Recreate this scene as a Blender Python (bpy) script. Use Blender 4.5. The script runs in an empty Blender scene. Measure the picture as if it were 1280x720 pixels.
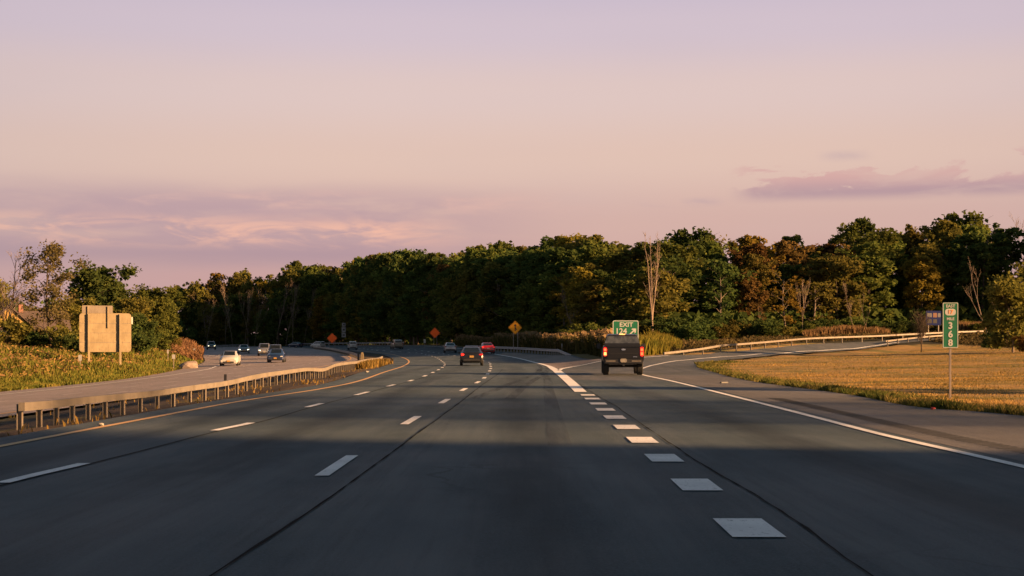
import bpy, bmesh, math, random
import numpy as np
from mathutils import Vector, Matrix
PI = math.pi
R = math.radians
rng = np.random.default_rng(7)
random.seed(7)
C = bpy.context.scene.collection
scene = bpy.context.scene
EXPO = 2.0
CAM_H = 1.45
F = 1800.0          # focal length in photo pixels (1280 wide)
HZ = 434.0          # horizon row
SUN_AZ, SUN_EL = 106.0, 12.5

# ------------------------------------------------------------------ helpers
def wpt(px, py, d=None):
    """photo pixel at distance d (or on level ground) -> world x, y, z"""
    if d is None:
        d = CAM_H * F / (py - HZ)
    return ((px - 640.0) * d / F, d, CAM_H - (py - HZ) * d / F)

def mesh_from(name, V, Fs, mats=(), smooth=False, mat_idx=None):
    me = bpy.data.meshes.new(name)
    V = np.asarray(V, dtype=np.float32).reshape(-1, 3)
    if isinstance(Fs, np.ndarray):
        nf, k = Fs.shape
        me.vertices.add(len(V)); me.vertices.foreach_set('co', V.ravel())
        me.loops.add(nf * k); me.loops.foreach_set('vertex_index', Fs.astype(np.int32).ravel())
        me.polygons.add(nf)
        me.polygons.foreach_set('loop_start', (np.arange(nf) * k).astype(np.int32))
        me.update(calc_edges=True)
    else:
        me.from_pydata([tuple(map(float, v)) for v in V], [], [tuple(map(int, f)) for f in Fs])
        me.update()
    for m in mats:
        me.materials.append(m)
    if mat_idx is not None:
        me.polygons.foreach_set('material_index', np.asarray(mat_idx, dtype=np.int32))
    if smooth:
        me.polygons.foreach_set('use_smooth', np.ones(len(me.polygons), dtype=bool))
    me.validate()
    return me

def link(name, me, parent=None):
    o = bpy.data.objects.new(name, me)
    C.objects.link(o)
    if parent is not None:
        o.parent = parent
    return o

def tag(o, label=None, cat=None, group=None, kind=None):
    if label: o['label'] = label
    if cat: o['category'] = cat
    if group: o['group'] = group
    if kind: o['kind'] = kind
    return o

def empty(name, loc=(0, 0, 0), rz=0.0):
    o = bpy.data.objects.new(name, None)
    o.location = loc
    o.rotation_euler = (0, 0, rz)
    o.empty_display_size = 0.3
    C.objects.link(o)
    return o

def copy_tree(root):
    c = root.copy(); C.objects.link(c)
    for ch in root.children:
        d = ch.copy(); C.objects.link(d); d.parent = c
        for g in ch.children:
            e = g.copy(); C.objects.link(e); e.parent = d
    return c

class MB:
    """collects simple shapes into one mesh"""
    def __init__(s):
        s.v = []; s.f = []
    def quad(s, a, b, c, d):
        n = len(s.v); s.v += [a, b, c, d]; s.f.append((n, n+1, n+2, n+3))
    def poly(s, pts):
        n = len(s.v); s.v += list(pts); s.f.append(tuple(range(n, n+len(pts))))
    def box(s, c, d, rot=None, bev=0.0):
        bm = bmesh.new()
        bmesh.ops.create_cube(bm, size=1.0)
        for v in bm.verts:
            v.co = Vector((v.co.x*d[0], v.co.y*d[1], v.co.z*d[2]))
        if bev > 0:
            bmesh.ops.bevel(bm, geom=list(bm.edges), offset=bev, segments=2, affect='EDGES')
        if rot is not None:
            bmesh.ops.transform(bm, matrix=rot.to_4x4(), verts=bm.verts)
        n = len(s.v)
        bm.verts.index_update()
        s.v += [tuple(v.co + Vector(c)) for v in bm.verts]
        s.f += [tuple(n + v.index for v in f.verts) for f in bm.faces]
        bm.free(); return s
    def tube(s, pts, rads, seg=6, cap=True):
        pts = [Vector(p) for p in pts]
        n0 = len(s.v); k = len(pts)
        for i, p in enumerate(pts):
            t = (pts[min(i+1, k-1)] - pts[max(i-1, 0)])
            if t.length < 1e-6: t = Vector((0, 0, 1))
            t.normalize()
            a = t.cross(Vector((0, 1, 0))) if abs(t.y) < 0.9 else t.cross(Vector((1, 0, 0)))
            a.normalize(); b = t.cross(a)
            r = rads[i] if hasattr(rads, '__len__') else rads
            for j in range(seg):
                th = 2*PI*j/seg
                s.v.append(tuple(p + a*(r*math.cos(th)) + b*(r*math.sin(th))))
        for i in range(k-1):
            for j in range(seg):
                j2 = (j+1) % seg
                s.f.append((n0+i*seg+j, n0+i*seg+j2, n0+(i+1)*seg+j2, n0+(i+1)*seg+j))
        if cap:
            s.f.append(tuple(n0+j for j in range(seg))[::-1])
            s.f.append(tuple(n0+(k-1)*seg+j for j in range(seg)))
        return s
    def prism(s, outline, y0, y1):
        """outline of (x,z) extruded along y"""
        n = len(s.v); k = len(outline)
        s.v += [(x, y0, z) for x, z in outline] + [(x, y1, z) for x, z in outline]
        s.f.append(tuple(range(n, n+k))); s.f.append(tuple(range(n+2*k-1, n+k-1, -1)))
        for i in range(k):
            j = (i+1) % k
            s.f.append((n+i, n+k+i, n+k+j, n+j))
        return s
    def build(s, name, mat, parent=None, smooth=False, sharp=None):
        me = mesh_from(name, s.v, s.f, [mat] if mat else [])
        bm = bmesh.new(); bm.from_mesh(me)
        bmesh.ops.recalc_face_normals(bm, faces=bm.faces)
        bm.to_mesh(me); bm.free()
        if smooth:
            me.polygons.foreach_set('use_smooth', np.ones(len(me.polygons), dtype=bool))
            if sharp: me.set_sharp_from_angle(angle=R(sharp))
        return link(name, me, parent)

def catmull(pts, step=1.5):
    P = np.asarray(pts, float)
    out = []
    for i in range(len(P)-1):
        p0 = P[max(i-1, 0)]; p1 = P[i]; p2 = P[i+1]; p3 = P[min(i+2, len(P)-1)]
        L = np.linalg.norm(p2-p1); n = max(2, int(L/step*2))
        t0 = 0; t1 = np.linalg.norm(p1-p0)**.5 or 1e-3
        t2 = t1 + (L**.5 or 1e-3); t3 = t2 + (np.linalg.norm(p3-p2)**.5 or 1e-3)
        m1 = (p2-p0)/(t2-t0) * (t2-t1) if i > 0 else (p2-p1)
        m2 = (p3-p1)/(t3-t1) * (t2-t1) if i < len(P)-2 else (p2-p1)
        for k in range(n):
            t = k/n
            out.append((2*t**3-3*t**2+1)*p1 + (t**3-2*t**2+t)*m1 + (-2*t**3+3*t**2)*p2 + (t**3-t**2)*m2)
    out.append(P[-1])
    out = np.array(out)
    s = np.concatenate([[0], np.cumsum(np.linalg.norm(np.diff(out, axis=0), axis=1))])
    n = max(2, int(s[-1]/step)+1)
    q = np.linspace(0, s[-1], n)
    return np.stack([np.interp(q, s, out[:, k]) for k in range(P.shape[1])], 1)

# ------------------------------------------------------------------ node materials
def nodes_of(name):
    m = bpy.data.materials.new(name); m.use_nodes = True
    nt = m.node_tree; nt.nodes.clear()
    return m, nt

def N(nt, typ, inputs=None, **props):
    n = nt.nodes.new(typ)
    for k, v in props.items():
        setattr(n, k, v)
    for k, v in (inputs or {}).items():
        sock = n.inputs[k]
        if hasattr(v, 'links') or isinstance(v, bpy.types.NodeSocket):
            nt.links.new(v, sock)
        else:
            sock.default_value = v
    return n

def math_n(nt, op, a, b=None, c=None, clamp=False):
    ins = {0: a}
    if b is not None: ins[1] = b
    if c is not None: ins[2] = c
    n = N(nt, 'ShaderNodeMath', ins, operation=op); n.use_clamp = clamp
    return n.outputs[0]

def smooth(nt, v, a, b, o0=0.0, o1=1.0):
    n = N(nt, 'ShaderNodeMapRange', {0: v, 1: a, 2: b, 3: o0, 4: o1}, interpolation_type='SMOOTHSTEP')
    return n.outputs[0]

def mixc(nt, fac, a, b, mode='MIX'):
    n = nt.nodes.new('ShaderNodeMix'); n.data_type = 'RGBA'; n.blend_type = mode
    for sock, v in ((n.inputs[0], fac), (n.inputs[6], a), (n.inputs[7], b)):
        if isinstance(v, bpy.types.NodeSocket): nt.links.new(v, sock)
        elif isinstance(v, (tuple, list)): sock.default_value = (*v[:3], 1)
        else: sock.default_value = v
    return n.outputs[2]

def noise(nt, vec, scale, detail=4, rough=.55, dist=0.0):
    n = N(nt, 'ShaderNodeTexNoise', {'Scale': scale, 'Detail': detail, 'Roughness': rough, 'Distortion': dist})
    if vec is not None: nt.links.new(vec, n.inputs['Vector'])
    return n.outputs['Fac']

def scaled(nt, vec, s):
    n = N(nt, 'ShaderNodeMapping', {'Scale': s}); nt.links.new(vec, n.inputs['Vector'])
    return n.outputs[0]

def finish(nt, col, rough=.6, metal=0.0, spec=.5, bump=None, bstr=.3, bdist=.02, emis=None, estr=0.0, coat=0.0):
    p = N(nt, 'ShaderNodeBsdfPrincipled')
    def s(k, v):
        if isinstance(v, bpy.types.NodeSocket): nt.links.new(v, p.inputs[k])
        elif isinstance(v, (tuple, list)): p.inputs[k].default_value = (*v[:3], 1)
        else: p.inputs[k].default_value = v
    s('Base Color', col); s('Roughness', rough); s('Metallic', metal); s('Specular IOR Level', spec)
    if coat: s('Coat Weight', coat); s('Coat Roughness', .08)
    if emis is not None:
        s('Emission Color', emis); s('Emission Strength', estr)
    if bump is not None:
        b = N(nt, 'ShaderNodeBump', {'Strength': bstr, 'Distance': bdist, 'Height': bump})
        nt.links.new(b.outputs[0], p.inputs['Normal'])
    o = N(nt, 'ShaderNodeOutputMaterial'); nt.links.new(p.outputs[0], o.inputs[0])
    return p

def plain(name, col, rough=.5, metal=0.0, var=.12, vscale=3.0, spec=.5, coat=0.0, estr=0.0, dirt=None):
    """painted / worn surface: base colour with soft procedural variation"""
    m, nt = nodes_of(name)
    tc = N(nt, 'ShaderNodeTexCoord').outputs['Object']
    f = noise(nt, tc, vscale, 5)
    lo = tuple(max(0, c*(1-var)) for c in col); hi = tuple(c*(1+var) for c in col)
    c = mixc(nt, smooth(nt, f, .3, .7), lo, hi)
    if dirt:
        f2 = noise(nt, tc, vscale*2.3, 6, .65)
        c = mixc(nt, smooth(nt, f2, .52, .72, 0, .7), c, dirt)
    finish(nt, c, rough, metal, spec, coat=coat, emis=col if estr else None, estr=estr)
    return m
# ------------------------------------------------------------------ road layout (world metres)
def P(*t):
    return wpt(*t)[:2]
yellow = [(-7.3, -120), (-7.3, -30), (-7.3, 0), (-7.3, 20.2), (-7.25, 27.5), (-7.1, 38), P(400, 487.6), P(447, 477.8), P(479.7, 466, 81), P(503, 459, 106), P(511, 453.8, 134),
          P(509, 450.6, 160), P(502, 447, 188), P(490, 443.3, 225), P(472, 441, 250), P(455, 438.9, 272), P(430, 437, 310), P(400, 435.5, 345), P(380, 434.5, 375), (-63, 402), (-80, 450), (-100, 500)]
yellow = catmull(yellow, 1.5)
yl_y = yellow[:, 1]
def yl(y): return np.interp(y, yl_y, yellow[:, 0])
def ebL(y): return yl(y) - np.interp(y, [0, 40, 80, 140, 200, 300], [.65, .8, 1.3, 1.6, 1.4, 1.2])
_r = [(10.9, -120), (10.9, 0), (10.6, 29.5), (9.6, 34), (10.1, 43), (10.0, 60), (11.0, 85), (12.2, 97), (10.6, 106), (8.6, 112), (7.6, 120), (6.9, 135), (6.2, 150), (4.3, 168), (-1.9, 200), (-4.5, 225), (-9, 250), (-14.8, 275), (-22.6, 310), (-32, 345), (-40.5, 375), (-48, 402), (-66, 450), (-86, 500)]
_rc = catmull(_r, 1.5)
def ebR(y): return np.interp(y, _rc[:, 1], _rc[:, 0])
wbI_line = catmull([(-15.2, -120), (-15.2, 0), (-15.4, 40), (-15.4, 77), (-15.8, 105), (-16.6, 135), P(438, 449.4, 165), P(434, 445.5, 195), P(423, 442, 222), P(403, 438, 260), P(382, 436, 300), (-54.5, 345), (-62.5, 375), (-71, 402), (-89, 450), (-110, 500)], 1.5)
wbO = catmull([(-26.5, -120), (-26.5, 0), (-26.6, 40), P(0, 489, 76), P(160, 472.5, 100), P(225, 461, 130), P(250, 455, 155), P(256, 450, 178), P(250, 442, 240), P(245, 438, 290), (-77, 345), (-86, 375), (-95, 402), (-113, 450), (-135, 500)], 1.5)
wbO_line = catmull([(-24.6, -120), (-24.6, 0), (-24.6, 40), (-24.6, 76), (-24.9, 100), (-26.6, 125), P(270, 458.5, 140), P(285, 452, 170), P(276, 446, 195), P(252.5, 442, 238), P(249, 438, 288), (-75.5, 345), (-84.5, 375), (-93.5, 402), (-111, 450), (-133, 500)], 1.5)
def wbl(y): return np.interp(y, wbI_line[:, 1], wbI_line[:, 0])
def wbR(y): return wbl(y) + np.interp(y, [0, 100, 200, 300], [.8, .9, 1.2, 1.2])
def wbL(y): return np.interp(y, wbO[:, 1], wbO[:, 0])
def wbol(y): return np.interp(y, wbO_line[:, 1], wbO_line[:, 0])
RAMP_R3 = [(10.0, 60, 0), (10.9, 78, .08), (11.3, 88, .2), wpt(870, 455, 98), wpt(895, 452.0, 105), wpt(925, 449.0, 115), wpt(1000, 443.0, 136), wpt(1040, 440.0, 145), wpt(1080, 436.8, 153), wpt(1107, 432.2, 159), wpt(1130, 429, 164), wpt(1170, 425.4, 171), wpt(1230, 421, 179), (90, 185, 3.0), (130, 190, 3.5)]
rampR = np.array(RAMP_R3)[:, :2]
RAMP_L3 = [(2.6, 62, 0), (3.0, 90, .02), (4.6, 101, .16), wpt(753, 450.6, 106), wpt(790, 447.6, 110), wpt(815, 445, 114), wpt(832, 443.8, 117), wpt(900, 440.4, 129), wpt(950, 436.2, 140), wpt(1000, 431.4, 152), wpt(1046, 429.2, 160), wpt(1093, 427.2, 167), wpt(1137, 424, 173), (84, 189, 3.3), (130, 198, 3.8)]
rampL = np.array(RAMP_L3)[:, :2]
ramp_edge_line = [(6.05, -120), (6.05, 0), (6.05, 17), (6.0, 21.6), (6.0, 24), (6.18, 31.8), (6.47, 46.6), (6.67, 60), P(806, 467.8, 72.5), P(797, 463, 80), P(802, 458.8, 88), P(818, 454.4, 96), P(838, 451.4, 102), P(873, 448.8, 110), P(903, 447, 118), P(1000, 441.6, 140), P(1080, 435.6, 155), P(1103, 431, 160), P(1125, 427.6, 166)]

def inside_poly(x, y, poly):
    x = np.asarray(x); y = np.asarray(y); c = np.zeros(x.shape, bool)
    n = len(poly); j = n-1
    for i in range(n):
        xi, yi = poly[i]; xj, yj = poly[j]
        if yi != yj:
            c ^= ((yi > y) != (yj > y)) & (x < (xj-xi)*(y-yi)/(yj-yi)+xi)
        j = i
    return c
ramp_poly = np.concatenate([catmull(rampR, 4), catmull(rampL, 4)[::-1]])
def on_pavement(x, y, grow=0.0):
    a = (x > ebL(y)-grow) & (x < ebR(y)+grow)
    b = (x > wbL(y)-grow) & (x < wbR(y)+grow)
    c = inside_poly(x, y, ramp_poly)
    if grow:
        for dx, dy in ((grow, 0), (-grow, 0), (0, grow), (0, -grow)):
            c |= inside_poly(x+dx, y+dy, ramp_poly)
    return a | b | c

# ------------------------------------------------------------------ terrain: road surfaces with their own profile, thin plate spline between them
def prof(pts):
    p = np.array(pts, float); yy = np.arange(-200, 700, 1.0)
    z = np.interp(yy, p[:, 0], p[:, 1]); k = np.exp(-(np.arange(-30, 31)/11.0)**2); k /= k.sum()
    z = np.convolve(np.pad(z, 30, mode='edge'), k, 'valid')
    return lambda y: np.interp(y, yy, z)
eb_z = prof([(-200, 0), (134, 0), (188, .09), (225, .29), (250, .49), (272, .69), (310, .93), (345, 1.14), (375, 1.33), (450, 1.6), (600, 2)])
eb_e = prof([(-200, 0), (140, 0), (178, .037), (205, .055), (275, .078), (330, .06), (375, .04), (600, .03)])
wi_z = prof([(-200, -.5), (45, -.6), (77, -.5), (110, -.3), (165, .04), (222, .46), (260, .85), (300, 1.12), (345, 1.35), (375, 1.5), (600, 2)])
wo_z = prof([(-200, -.8), (76, -.87), (100, -.69), (130, -.5), (155, -.36), (178, -.1), (240, .38), (290, .8), (345, 1.1), (375, 1.3), (600, 2)])
def eb_surf(x, y): return eb_z(y)+eb_e(y)*(x-yl(y))
def wb_surf(x, y):
    t = np.clip((x-wbl(y))/(wbol(y)-wbl(y)), -.3, 1.3); return wi_z(y)*(1-t)+wo_z(y)*t
def ebW(y): return np.minimum(ebR(y), np.interp(y, [60, 75, 96, 110, 140, 160, 178, 200], [12, 6.9, 3.2, 2.6, 1.6, .6, 3.0, 50]))
CP = []
for yy in list(range(-120, 0, 20))+list(range(0, 400, 9)):
    l, r_ = float(ebL(yy)), float(ebW(yy))
    for f_ in (0, .33, .66, 1):
        x_ = l+(r_-l)*f_; CP.append((x_, yy, float(eb_surf(x_, yy))))
    l, r_ = float(wbL(yy)), float(wbR(yy))
    for f_ in (0, .5, 1):
        x_ = l+(r_-l)*f_; CP.append((x_, yy, float(wb_surf(x_, yy))))
# exit ramp: ruled between its two edges
for ql, qr in zip(RAMP_L3, RAMP_R3):
    for f_ in (0, .5, 1):
        CP.append(tuple(np.array(ql)*(1-f_)+np.array(qr)*f_))
for p in [(716, 455.5, 101), (753, 451.8, 104), (708, 444.8, 150), (750, 449, 116), (684, 444, 167),
          (22.5, 542.5, 28.5), (118, 526, 36), (204, 513, 43), (276, 499.5, 50), (401, 475.8, 77), (440, 463, 100), (475, 452.5, 127),
          (454, 447.5, 150), (420, 440.5, 225), (397, 436.5, 280), (415, 437, 262),
          (149, 460, 112), (112, 461, 115), (0, 470, 95), (40, 452, 130), (30, 440, 165), (232, 436, 185), (222, 446, 160), (170, 438, 215), (60, 438, 175), (0, 436, 200),
          (1188, 499, 40.5), (1230, 505, 37), (1280, 512, 36),
          (1152, 440, 135), (1280, 445, 108), (1280, 437, 138), (1265, 441, 125), (1000, 450, 112), (1100, 470, 70), (1200, 455, 90), (1280, 480, 55), (1280, 460, 80),
          (230, 433, 440), (300, 432, 440), (440, 432, 420), (560, 431, 290), (640, 430, 230), (740, 430, 190), (900, 427, 190), (1100, 420, 205), (1280, 412, 212)]:
    CP.append(wpt(*p))
CP += [(-300, 600, 4), (0, 600, 5), (300, 600, 6), (300, 250, 5), (300, 100, 2.4), (250, 0, 1), (100, 60, 1.0), (60, 30, .35), (100, 0, .5), (40, 0, .1), (100, -100, .2), (20, 10, .0), (20, -60, 0),
       (-45, 40, -.5), (-60, 0, -.3), (-60, 70, .2), (-90, 120, 1.1), (-150, 100, 1.4), (-150, 0, .5), (-60, -100, -.2), (-150, 300, 2.2), (-300, 300, 3), (-300, 0, 1)]
CP = np.array(CP)
SC = 100.0
def _phi(r2):
    return np.where(r2 > 1e-12, .5*r2*np.log(np.maximum(r2, 1e-12)), 0)
_X = CP[:, :2]/SC
_n = len(_X)
_K = _phi(((_X[:, None]-_X[None])**2).sum(-1)) + np.eye(_n)*1.5e-4
_P = np.concatenate([np.ones((_n, 1)), _X], 1)
_A = np.block([[_K, _P], [_P.T, np.zeros((3, 3))]])
_S = np.linalg.solve(_A, np.concatenate([CP[:, 2], np.zeros(3)]))
def gz(x, y):
    x = np.asarray(x, float); y = np.asarray(y, float)
    sh = x.shape
    x1 = x.ravel(); y1 = y.ravel()
    q = np.stack([x1, y1], 1)/SC
    out = np.empty(len(q))
    for i in range(0, len(q), 10000):
        qq = q[i:i+10000]
        out[i:i+10000] = _phi(((qq[:, None]-_X[None])**2).sum(-1)) @ _S[:_n] + _S[_n] + qq @ _S[_n+1:]
    far = np.maximum(np.maximum((np.abs(x1)-230)/120, (y1-470)/150), (-100-y1)/120)
    w = np.clip(far, 0, 1); w = w*w*(3-2*w)
    out = np.clip(out, -1.4, 6.0)
    base = np.clip(2.0 + (y1-100)*.004, -.2, 4.5)
    out = out*(1-w) + base*w
    # the two carriageways keep their exact profile
    near = (y1 > -150) & (y1 < 560) & (np.abs(x1) < 200)
    yc = np.clip(y1, -120, 495)
    d = np.maximum(np.maximum(ebL(yc)-x1, 0)/1.6, np.maximum(x1-ebW(yc), 0)/4.0)
    w = np.clip(1-d, 0, 1)*near; w = w*w*(3-2*w)
    out = out*(1-w)+eb_surf(x1, yc)*w
    d = np.maximum(np.maximum(wbL(yc)-x1, 0)/2.0, np.maximum(x1-wbR(yc), 0)/1.6)
    w = np.clip(1-d, 0, 1)*near; w = w*w*(3-2*w)
    out = out*(1-w)+wb_surf(x1, yc)*w
    return out.reshape(sh)
def g1(x, y):
    return float(gz(np.array([x]), np.array([y]))[0])
def on(px, py, d):
    """ground point under a photo pixel column at distance d"""
    x = (px-640.0)*d/F
    return Vector((x, d, g1(x, d)))

# ------------------------------------------------------------------ materials of the setting
def mat_asphalt(name, base, worn, tint2, lanes=False):
    m, nt = nodes_of(name)
    pos = N(nt, 'ShaderNodeNewGeometry').outputs['Position']
    streak = noise(nt, scaled(nt, pos, (1.3, .04, 1)), 1.0, 7, .7)       # wheel-path wear along the road
    patch = noise(nt, scaled(nt, pos, (.35, .12, 1)), 1.0, 4, .6)
    cross = noise(nt, scaled(nt, pos, (.02, .35, 1)), 1.0, 3, .5)
    fine = noise(nt, scaled(nt, pos, (7, .22, 1)), 1.0, 5, .7)
    mott = noise(nt, scaled(nt, pos, (3, 1.1, 1)), 1.0, 6, .72)
    grit = noise(nt, pos, 38.0, 3, .7)
    c = mixc(nt, smooth(nt, streak, .38, .62), base, worn)
    c = mixc(nt, smooth(nt, patch, .42, .66, 0, .75), c, tint2)
    c = mixc(nt, smooth(nt, cross, .5, .68, 0, .22), c, tuple(v*.62 for v in base))
    c = mixc(nt, smooth(nt, fine, .45, .72, 0, .45), c, tuple(v*.55 for v in base))
    c = mixc(nt, smooth(nt, mott, .45, .70, 0, .40), c, tuple(v*1.55 for v in base))
    c = mixc(nt, smooth(nt, mott, .42, .25, 0, .40), c, tuple(v*.5 for v in base))
    c = mixc(nt, smooth(nt, grit, .35, .75, 0, .7), c, tuple(v*1.9 for v in base))
    if lanes:
        px_ = N(nt, 'ShaderNodeSeparateXYZ'); nt.links.new(pos, px_.inputs[0])
        fade = smooth(nt, px_.outputs[1], 150, 60)
        wv = math_n(nt, 'ADD', px_.outputs[0], math_n(nt, 'MULTIPLY', math_n(nt, 'SUBTRACT', noise(nt, scaled(nt, pos, (.2, .12, 1)), 1.0, 2), .5), .5))
        brk = smooth(nt, noise(nt, scaled(nt, pos, (.8, .05, 1)), 1.0, 4), .3, .6)
        for cx in (-6.1, -3.55, .15, 4.1):
            d0 = math_n(nt, 'ABSOLUTE', math_n(nt, 'SUBTRACT', wv, cx))
            oil = math_n(nt, 'MULTIPLY', smooth(nt, d0, .75, .05), math_n(nt, 'MULTIPLY', fade, math_n(nt, 'MULTIPLY', brk, .60)))
            c = mixc(nt, oil, c, tuple(v*.42 for v in base))
            d1 = math_n(nt, 'ABSOLUTE', math_n(nt, 'SUBTRACT', d0, 1.0))
            c = mixc(nt, math_n(nt, 'MULTIPLY', smooth(nt, d1, .5, .05), math_n(nt, 'MULTIPLY', fade, .35)), c, tuple(v*1.5 for v in base))
    # fine sealed cracks wandering over the surface
    vo = N(nt, 'ShaderNodeTexVoronoi', {'Scale': .16}, feature='DISTANCE_TO_EDGE')
    wob = N(nt, 'ShaderNodeVectorMath', {0: pos, 1: (0, 0, 0)}, operation='ADD')
    nz = N(nt, 'ShaderNodeTexNoise', {'Scale': .7, 'Detail': 5})
    nt.links.new(pos, nz.inputs['Vector'])
    sc = N(nt, 'ShaderNodeVectorMath', {0: nz.outputs['Color'], 'Scale': 3.0}, operation='SCALE')
    nt.links.new(sc.outputs[0], wob.inputs[1])
    nt.links.new(wob.outputs[0], vo.inputs['Vector'])
    keep = noise(nt, pos, .11, 2)
    crack = math_n(nt, 'MULTIPLY', smooth(nt, vo.outputs['Distance'], .012, .004), smooth(nt, keep, .5, .6))
    c = mixc(nt, math_n(nt, 'MULTIPLY', crack, .38), c, tuple(v*.35 for v in base))
    rough = smooth(nt, patch, .3, .7, .62, .78)
    finish(nt, c, rough, spec=.10, bump=math_n(nt, 'ADD', grit, math_n(nt, 'MULTIPLY', noise(nt, pos, 120, 2), .5)), bstr=.6, bdist=.016)
    return m
M = {}
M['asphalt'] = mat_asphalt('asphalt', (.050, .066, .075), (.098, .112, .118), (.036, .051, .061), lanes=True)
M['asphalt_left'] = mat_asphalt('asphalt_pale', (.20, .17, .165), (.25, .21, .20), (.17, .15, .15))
M['asphalt_ramp'] = mat_asphalt('asphalt_ramp', (.074, .080, .084), (.114, .115, .116), (.056, .064, .069))
M['shoulder'] = mat_asphalt('asphalt_shoulder', (.102, .098, .096), (.135, .126, .120), (.088, .087, .087))
M['gore'] = mat_asphalt('gore_pavement', (.17, .14, .125), (.20, .16, .14), (.14, .115, .105))

def mat_paint(name, col, under):
    m, nt = nodes_of(name)
    pos = N(nt, 'ShaderNodeNewGeometry').outputs['Position']
    w = noise(nt, scaled(nt, pos, (1, .45, 1)), 20.0, 8, .75)
    w2 = noise(nt, pos, 1.1, 3)
    c = mixc(nt, smooth(nt, w2, .3, .7), col, tuple(v*.82 for v in col))
    c = mixc(nt, smooth(nt, w, .53, .70, 0, .7), c, under)
    finish(nt, c, .6, spec=.4)
    return m
M['white_paint'] = mat_paint('white_road_paint', (.80, .78, .76), (.08, .08, .08))
M['faded_paint'] = mat_paint('faded_white_paint', (.42, .38, .37), (.09, .085, .085))
M['yellow_paint'] = mat_paint('yellow_road_paint', (.62, .36, .13), (.08, .07, .06))
M['groove'] = plain('groove', (.068, .068, .068), .9, var=.3, spec=.1)
M['tar'] = plain('tar_seal', (.006, .007, .008), .9, var=.4, vscale=2, spec=.05)

# ------------------------------------------------------------------ ground sheet
def axis(lo, hi, knots):
    """knots: list of (value, step) — spacing interpolated"""
    v = [lo]
    ks = np.array(knots)
    while v[-1] < hi:
        v.append(v[-1] + float(np.interp(v[-1], ks[:, 0], ks[:, 1])))
    return np.array(v)
gx = axis(-4000, 4000, [(-4000, 900), (-300, 20), (-110, 2.2), (-60, 1.1), (-30, .8), (15, .8), (60, 1.3), (120, 3), (300, 20), (4000, 900)])
gy = axis(-1500, 6000, [(-1500, 500), (-120, 12), (0, 1.0), (100, 1.1), (200, 1.6), (400, 3), (600, 20), (6000, 1500)])
GX, GY = np.meshgrid(gx, gy)
GZ = gz(GX, GY)
GZ = GZ + (np.sin(GX*1.9+np.sin(GY*.8)*1.5)*np.cos(GY*1.3))*.025*(np.abs(GX) < 250)
pave = on_pavement(GX, GY, .0)
GZ = np.where(pave, gz(GX, GY)-.30, GZ)
V = np.stack([GX, GY, GZ], -1).reshape(-1, 3)
ny, nx = GX.shape
idx = np.arange(ny*nx).reshape(ny, nx)
Fq = np.stack([idx[:-1, :-1], idx[:-1, 1:], idx[1:, 1:], idx[1:, :-1]], -1).reshape(-1, 4)

m, nt = nodes_of('earth_and_grass')
pos = N(nt, 'ShaderNodeNewGeometry').outputs['Position']
att = N(nt, 'ShaderNodeAttribute', attribute_name='zone').outputs['Color']
sep = N(nt, 'ShaderNodeSeparateColor'); nt.links.new(att, sep.inputs[0])
n1 = noise(nt, pos, .22, 5, .6); n2 = noise(nt, pos, 1.6, 5, .65); n3 = noise(nt, pos, 14, 4, .7)
nband = noise(nt, scaled(nt, pos, (.05, .35, 1)), 1.0, 4)
dry = mixc(nt, smooth(nt, n2, .3, .7), (.25, .155, .055), (.39, .245, .088))
dry = mixc(nt, smooth(nt, n1, .44, .62, 0, .8), dry, (.12, .125, .035))
dry = mixc(nt, smooth(nt, nband, .5, .65, 0, .55), dry, (.20, .12, .055))
dry = mixc(nt, smooth(nt, n3, .35, .8, 0, .5), dry, (.12, .085, .035))
weed = mixc(nt, smooth(nt, n2, .3, .7), (.10, .085, .03), (.17, .12, .045))
dirt = mixc(nt, smooth(nt, n2, .3, .7), (.035, .027, .022), (.075, .055, .042))
dirt = mixc(nt, smooth(nt, n3, .5, .75, 0, .6), dirt, (.12, .09, .07))
forest = mixc(nt, smooth(nt, n2, .3, .7), (.025, .022, .012), (.05, .045, .02))
c = mixc(nt, sep.outputs[0], forest, dry)
c = mixc(nt, sep.outputs[1], c, dirt)
c = mixc(nt, sep.outputs[2], c, weed)
finish(nt, c, .95, spec=.15, bump=math_n(nt, 'ADD', n3, n2), bstr=.6, bdist=.06)
M['earth'] = m
me = mesh_from('ground', V, Fq, [m], smooth=True)
# what covers the earth where: R dry mown grass, G bare dirt, B weeds
xx, yy = V[:, 0], V[:, 1]
right_field = (xx > ebR(np.clip(yy, -120, 104))-.6) & (yy < 160+.25*(xx-40)) & (yy > -60) & (xx < 140)
median = (xx < ebL(yy)+.5) & (xx > wbR(yy)-.5)
left = (xx < wbL(yy)+.5) & (xx > -130) & (yy < 230)
tuft = (xx < -9) & median & (np.sin(xx*3)*np.sin(yy*.35) > .6)
zone = np.zeros((len(V), 4), np.float32); zone[:, 3] = 1
zone[right_field, 0] = 1
zone[median, 1] = 1
edge_strip = right_field & (xx < ebR(np.clip(yy, -120, 97))+.9) & (yy < 100)
zone[edge_strip, 1] = .65
zone[tuft, 1] = .45
gz_band = (yy > 100) & (xx > ebR(yy)-.5) & (xx < ebR(yy)+9)
zone[left | tuft | (gz_band & ~right_field), 2] = 1
zone[median & ~tuft, 2] = 0
a = me.color_attributes.new('zone', 'FLOAT_COLOR', 'POINT')
a.data.foreach_set('color', zone.ravel())
ground = link('ground', me); tag(ground, 'dirt, dry grass and woodland floor around the highway', 'ground', kind='structure')

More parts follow.
